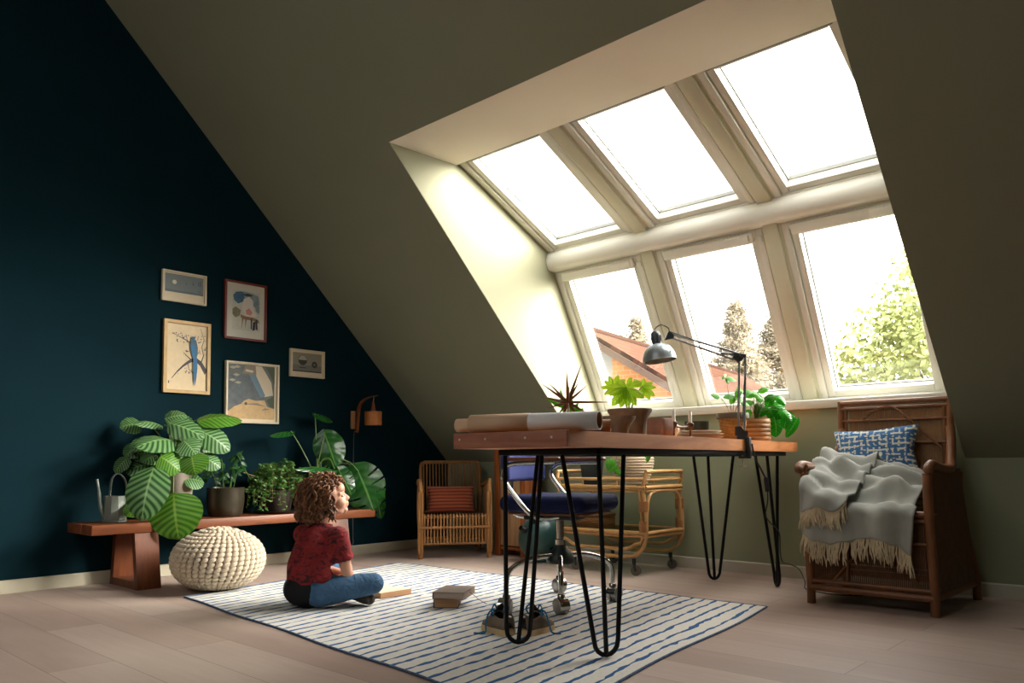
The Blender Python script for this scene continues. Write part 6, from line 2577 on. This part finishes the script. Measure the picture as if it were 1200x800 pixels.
# ================================================================== SNEAKERS
m_upper = mat('taupe_suede', (122, 106, 90), 0.9, var=0.12, vscale=30, bmp=0.3, bscale=300)
m_dark = mat('dark_lining', (30, 28, 30), 0.9)
m_sole = mat('cream_rubber', (214, 186, 142), 0.7, var=0.06)
m_lace = mat('blue_lace', (22, 112, 158), 0.8)
m_lacew = mat('white_lace', (206, 202, 198), 0.8)


def foot_outline(u):
    """half widths left/right at u (0 heel .. 1 toe)"""
    w_ = 0.030 + 0.009 * sin(u * pi * 0.9 + 0.5) * (1 if u > 0.4 else 0.6)
    w_ *= (1 - max(0, (u - 0.80) / 0.20) ** 2.5) ** 0.5 if u > 0.80 else 1
    w_ *= (1 - max(0, (0.10 - u) / 0.10) ** 2.2) ** 0.5 if u < 0.10 else 1
    return w_


def sneaker(label, c, rot, grp, tilt=0.0):
    t = thing('sneaker', label, 'shoe', c, rot, grp)
    L = 0.205
    N = 28
    mb = MB()
    ring_ = []
    us = [(1 - cos(pi * i / N)) / 2 for i in range(N + 1)]
    poly = [((u - 0.5) * L, max(foot_outline(u), 0.0006)) for u in us] + [((u - 0.5) * L, -max(foot_outline(u), 0.0006)) for u in us[::-1]]
    for z0, z1, k in ((0, 0.020, 1.06),):
        mb.prism([(x * 1.02, y * k) for x, y in poly], (0, 0, z0), (1, 0, 0), (0, 1, 0), (0, 0, 1), z1 - z0)
    mb.build('sole', m_sole, t, angle=50)
    mb = MB()
    secs = []

    def hgt(u):
        if u < 0.42:
            return 0.078 - 0.012 * sin(u / 0.42 * pi)
        return 0.078 - 0.040 * sm01((u - 0.42) / 0.45) - 0.016 * max(0, (u - 0.82) / 0.18) ** 2
    M_ = 16
    for i in range(N + 1):
        u = 0.01 + 0.985 * us[i]
        w_ = max(foot_outline(u), 0.004)
        h_ = hgt(u)
        row = []
        for k in range(M_ + 1):
            a = pi * k / M_
            yy = w_ * (abs(cos(a)) ** 0.75) * (1 if cos(a) > 0 else -1) * (1 - 0.12 * sin(a))
            zz = 0.018 + (h_ - 0.018) * sin(a) ** 0.7
            row.append(V(((u - 0.5) * L, yy, zz)))
        secs.append(row)
    vs = [p for r_ in secs for p in r_]
    fs = []
    for i in range(N):
        uu_ = us[i]
        for k in range(M_):
            if 0.06 < uu_ < 0.42 and 3 < k < M_ - 4:
                continue                                    # collar opening
            a = i * (M_ + 1) + k
            fs.append([a, a + 1, a + M_ + 2, a + M_ + 1])
    mb.add(vs, fs)
    up_ = mb.build('upper', m_upper, t, angle=70)
    solidify(up_, 0.004, -1)
    mb = MB()
    mb.ell((-0.045, 0, 0.030), (0.050, 0.026, 0.016))
    mb.build('insole', m_dark, t)
    mb = MB()
    mb.grid(lambda u, v: V((0.005 + 0.05 * (u - 1) + 0.012, (v - 0.5) * 0.034, 0.062 + 0.040 * (1 - u) - 0.01 * (2 * v - 1) ** 2)), 6, 6, uv=False)
    tg = mb.build('tongue', m_dark, t)
    solidify(tg, 0.005)
    mb = MB()
    for i in range(4):
        x = 0.004 + i * 0.015
        z = hgt(0.5 + x / L) + 0.003
        mb.tube(catmull([(x, -0.022, z - 0.010), (x + 0.003, 0, z + 0.002), (x, 0.022, z - 0.010)], 4), 0.0030, 6)
    random.seed(int(c[0] * 1000))
    for s in (-1, 1):
        z = 0.078
        mb.tube(catmull([(0.0, 0, z), (-0.012, s * 0.022, z + 0.022), (-0.024, s * 0.044, z + 0.006), (-0.012, s * 0.034, z - 0.016), (0.0, s * 0.004, z)], 6), 0.0034, 6)
        mb.tube(catmull([(0.0, 0, z), (0.008, s * 0.034, z - 0.004), (0.012, s * 0.052, 0.035), (-0.010 * s, s * 0.070, 0.006), (0.025, s * 0.105, 0.004)], 6), 0.0034, 6)
    mb.build('laces', m_lace, t)
    return t


hl = V((2.690, -2.120, RGZ))
for lbl, dr_, off in (('taupe sneaker with loose blue laces, its toe pointing left by the desk leg', -RV * 0.60 + FV * 0.80, -RV * 0.030), ('taupe sneaker with blue laces, its toe pointing right by the desk leg', RV * 0.62 + FV * 0.70, RV * 0.022 - FV * 0.01)):
    dr_.normalize()
    o = sneaker(lbl, hl + off + dr_ * 0.082, atan2(dr_.y, dr_.x), 'sneakers by the desk leg')
    o.scale = (0.84, 0.92, 1.08)
# ================================================================== OUTSIDE
GZ = -2.9
mb = MB()
mb.box((-4, 22, GZ - 0.1), (70, 42, 0.2))
struct(mb.build('ground', mat('lawn', (52, 58, 34), 0.95, var=0.2, vscale=2), smooth=False))

m_tile, nt, b_ = new_mat('clay_roof_tiles')
br = nt.nodes.new('ShaderNodeTexBrick')
br.inputs['Scale'].default_value = 1
br.inputs['Brick Width'].default_value = 0.30
br.inputs['Row Height'].default_value = 0.34
br.inputs['Mortar Size'].default_value = 0.018
br.inputs['Color1'].default_value = lin((80, 56, 46))
br.inputs['Color2'].default_value = lin((70, 50, 41))
br.inputs['Mortar'].default_value = lin((54, 39, 33))
nt.links.new(coords(nt, 'UV', (14, 8, 1)), br.inputs[0])
nt.links.new(br.outputs[0], b_.inputs['Base Color'])
b_.inputs['Roughness'].default_value = 1.0
b_.inputs['Specular IOR Level'].default_value = 0.0
m_brick, nt, b_ = new_mat('orange_brick')
br = nt.nodes.new('ShaderNodeTexBrick')
br.inputs['Scale'].default_value = 1
br.inputs['Brick Width'].default_value = 0.24
br.inputs['Row Height'].default_value = 0.075
br.inputs['Mortar Size'].default_value = 0.008
br.inputs['Color1'].default_value = lin((196, 134, 86))
br.inputs['Color2'].default_value = lin((184, 122, 78))
br.inputs['Mortar'].default_value = lin((190, 150, 112))
nt.links.new(coords(nt, 'Object', (1, 1, 1), (pi / 2, 0, 0)), br.inputs[0])
nt.links.new(br.outputs[0], b_.inputs['Base Color'])
b_.inputs['Roughness'].default_value = 1.0
b_.inputs['Specular IOR Level'].default_value = 0.0
m_wboard = mat('white_block_wall', (150, 148, 142), 0.85, var=0.04)

HA = V((-3.068, 6.014, 2.795))
hr = V((-0.1709, 0.9853, 0)).normalized()
hs = V((hr.y, -hr.x, 0))                  # to the right, down the slope
t = thing('brick_house', 'neighbouring brick house with clay tile roof seen through the left lower window', 'house', V((HA.x, HA.y, GZ)), 0)
wid, drop, ln = 4.6, 0.628, 9.0
mb = MB()
ov = 0.25
for s in (1, -1):
    e = HA + hs * s * wid + V((0, 0, -drop * wid))
    a0, a1 = HA - hr * ov, HA + hr * ln
    b0, b1 = e - hr * ov, e + hr * ln
    mb.add([a0, a1, b1, b0], [[0, 1, 2, 3]], None, [(0, 1), (1, 1), (1, 0), (0, 0)])
o = part(mb, 'roof', m_tile, t, smooth=False)
solidify(o, 0.10, 0)
split = 0.42
mb = MB()
apex = HA + V((0, 0, -0.07))
def gx_(s):
    return apex + hs * s + V((0, 0, -drop * abs(s)))
def gb(s):
    p = gx_(s)
    return V((p.x, p.y, GZ))
for pts, nm, m_ in (([gb(split), gb(wid - .3), gx_(wid - .3), gx_(split)], 'brick_wall', m_brick), ([gb(-wid + .3), gb(split), gx_(split), apex, gx_(-wid + .3)], 'white_wall', m_wboard)):
    mb = MB()
    n_ = len(pts)
    mb.add([p for p in pts] + [p + hr * 0.25 for p in pts], [list(range(n_)), list(range(n_, 2 * n_))[::-1]] + [[k, (k + 1) % n_, n_ + (k + 1) % n_, n_ + k] for k in range(n_)])
    part(mb, nm, m_, t, smooth=False)
mb = MB()
for s in (1, -1):
    mb.beam(HA - hr * (ov + 0.02) + V((0, 0, -0.08)), HA - hr * (ov + 0.02) + hs * s * wid + V((0, 0, -0.08 - drop * wid)), 0.04, 0.10)
part(mb, 'verge_board', mat('verge_paint', (92, 76, 68), 0.9, spec=0.0), t)
mb = MB()
mb.tube([HA - hr * ov + V((0, 0, 0.06)), HA + hr * ln + V((0, 0, 0.05))], 0.06, 10)
part(mb, 'ridge', m_tile, t)


def tree(label, base, h, spread, m_leaf, m_bark, kind, n, leaf_s, seed, cat='tree'):
    random.seed(seed)
    t = thing({'conifer': 'bare_larch', 'round': 'leafy_tree', 'hedge': 'hedge'}[kind], label, cat, base)
    tr_, lf = MB(), MB()
    base = V(base)
    if kind != 'hedge':
        tr_.tube([base, base + V((0.05, 0, h * 0.5)), base + V((0, 0.05, h * 0.97))], [h * 0.018, h * 0.012, h * 0.002], 8)
    for k in range(n):
        if kind == 'conifer':
            u = random.random() ** 0.8
            z = h * (0.10 + 0.90 * u)
            R_ = spread * (1 - u) ** 0.8 * random.uniform(0.75, 1.05) + 0.12
            a = random.uniform(0, 2 * pi)
            p0 = base + V((0, 0, z))
            tip = base + V((R_ * cos(a), R_ * sin(a), z + R_ * random.uniform(-0.12, 0.22)))
            tr_.tube([p0, p0.lerp(tip, 0.5) + V((0, 0, -0.03 * R_)), tip], [0.022, 0.014, 0.004], 4)
            m_ = int(20 + 120 * R_ / spread)
            for j in range(m_):
                f = random.uniform(0.25, 1.0)
                q = p0.lerp(tip, f) + V((random.gauss(0, .10), random.gauss(0, .10), random.gauss(-0.06, .08)))
                d = V((random.uniform(-1, 1), random.uniform(-1, 1), random.uniform(-0.9, 0.4))).normalized() * leaf_s * random.uniform(0.6, 1.3)
                w2 = d.orthogonal().normalized() * leaf_s * 0.16
                lf.add([q, q + d * 0.5 + w2, q + d, q + d * 0.5 - w2], [[0, 1, 2, 3]])
        else:
            a, z = random.uniform(0, 2 * pi), random.uniform(-1, 1)
            rr_ = sqrt(1 - z * z)
            sc = random.uniform(0.35, 1.0) ** 0.5
            lob = 1 + 0.22 * sin(3 * a + seed) * rr_ + 0.15 * sin(5 * z + 2 * a)
            if kind == 'round':
                c_ = base + V((0, 0, h * 0.58)) + V((spread * rr_ * cos(a) * sc * lob, spread * rr_ * sin(a) * sc * lob, h * 0.42 * z * sc))
            else:
                c_ = base + V((random.uniform(-spread, spread), random.gauss(0, 0.35), random.uniform(0, h)))
            if kind == 'round' and k % 3 == 0:
                s0 = base + V((0, 0, h * random.uniform(0.3, 0.6)))
                tr_.tube([s0, s0.lerp(c_, 0.6) + V((0, 0, 0.1)), c_], [0.03, 0.015, 0.004], 4)
            for j in range(34):
                q = c_ + V((random.gauss(0, .2), random.gauss(0, .2), random.gauss(0, .17)))
                d = V((random.uniform(-1, 1), random.uniform(-1, 1), random.uniform(-1, 0.6))).normalized() * leaf_s * random.uniform(0.6, 1.3)
                w2 = d.orthogonal().normalized() * leaf_s * 0.34
                lf.add([q, q + d * 0.5 + w2, q + d, q + d * 0.5 - w2], [[0, 1, 2, 3]])
    if tr_.v:
        part(tr_, 'trunk', m_bark, t)
    part(lf, 'foliage', m_leaf, t, smooth=False)
    return t


m_bark = mat('tree_bark', (128, 116, 104), 0.95)
m_larch = mat('larch_twigs', (136, 126, 106), 0.95, spec=0.0, var=0.25, vscale=1.5)
m_lime_t = mat('spring_leaves', (154, 162, 104), 0.9, spec=0.1, var=0.3, vscale=1.2)
tree('left one of two tall hazy larches, through middle lower window', (-9.95, 25.2, GZ), 10.0, 2.6, m_larch, m_bark, 'conifer', 340, 0.20, 3)
tree('right one of two tall hazy larches, through middle lower window', (-9.6, 28.0, GZ), 9.9, 2.7, m_larch, m_bark, 'conifer', 340, 0.20, 8)
tree('small hazy conifer poking above the tiled roof', (-11.9, 20.8, GZ), 9.1, 1.5, m_larch, m_bark, 'conifer', 190, 0.18, 11)
tree('leafy yellow-green tree filling the right lower window', (0.55, 13.4, GZ), 7.9, 2.1, m_lime_t, m_bark, 'round', 620, 0.15, 5)
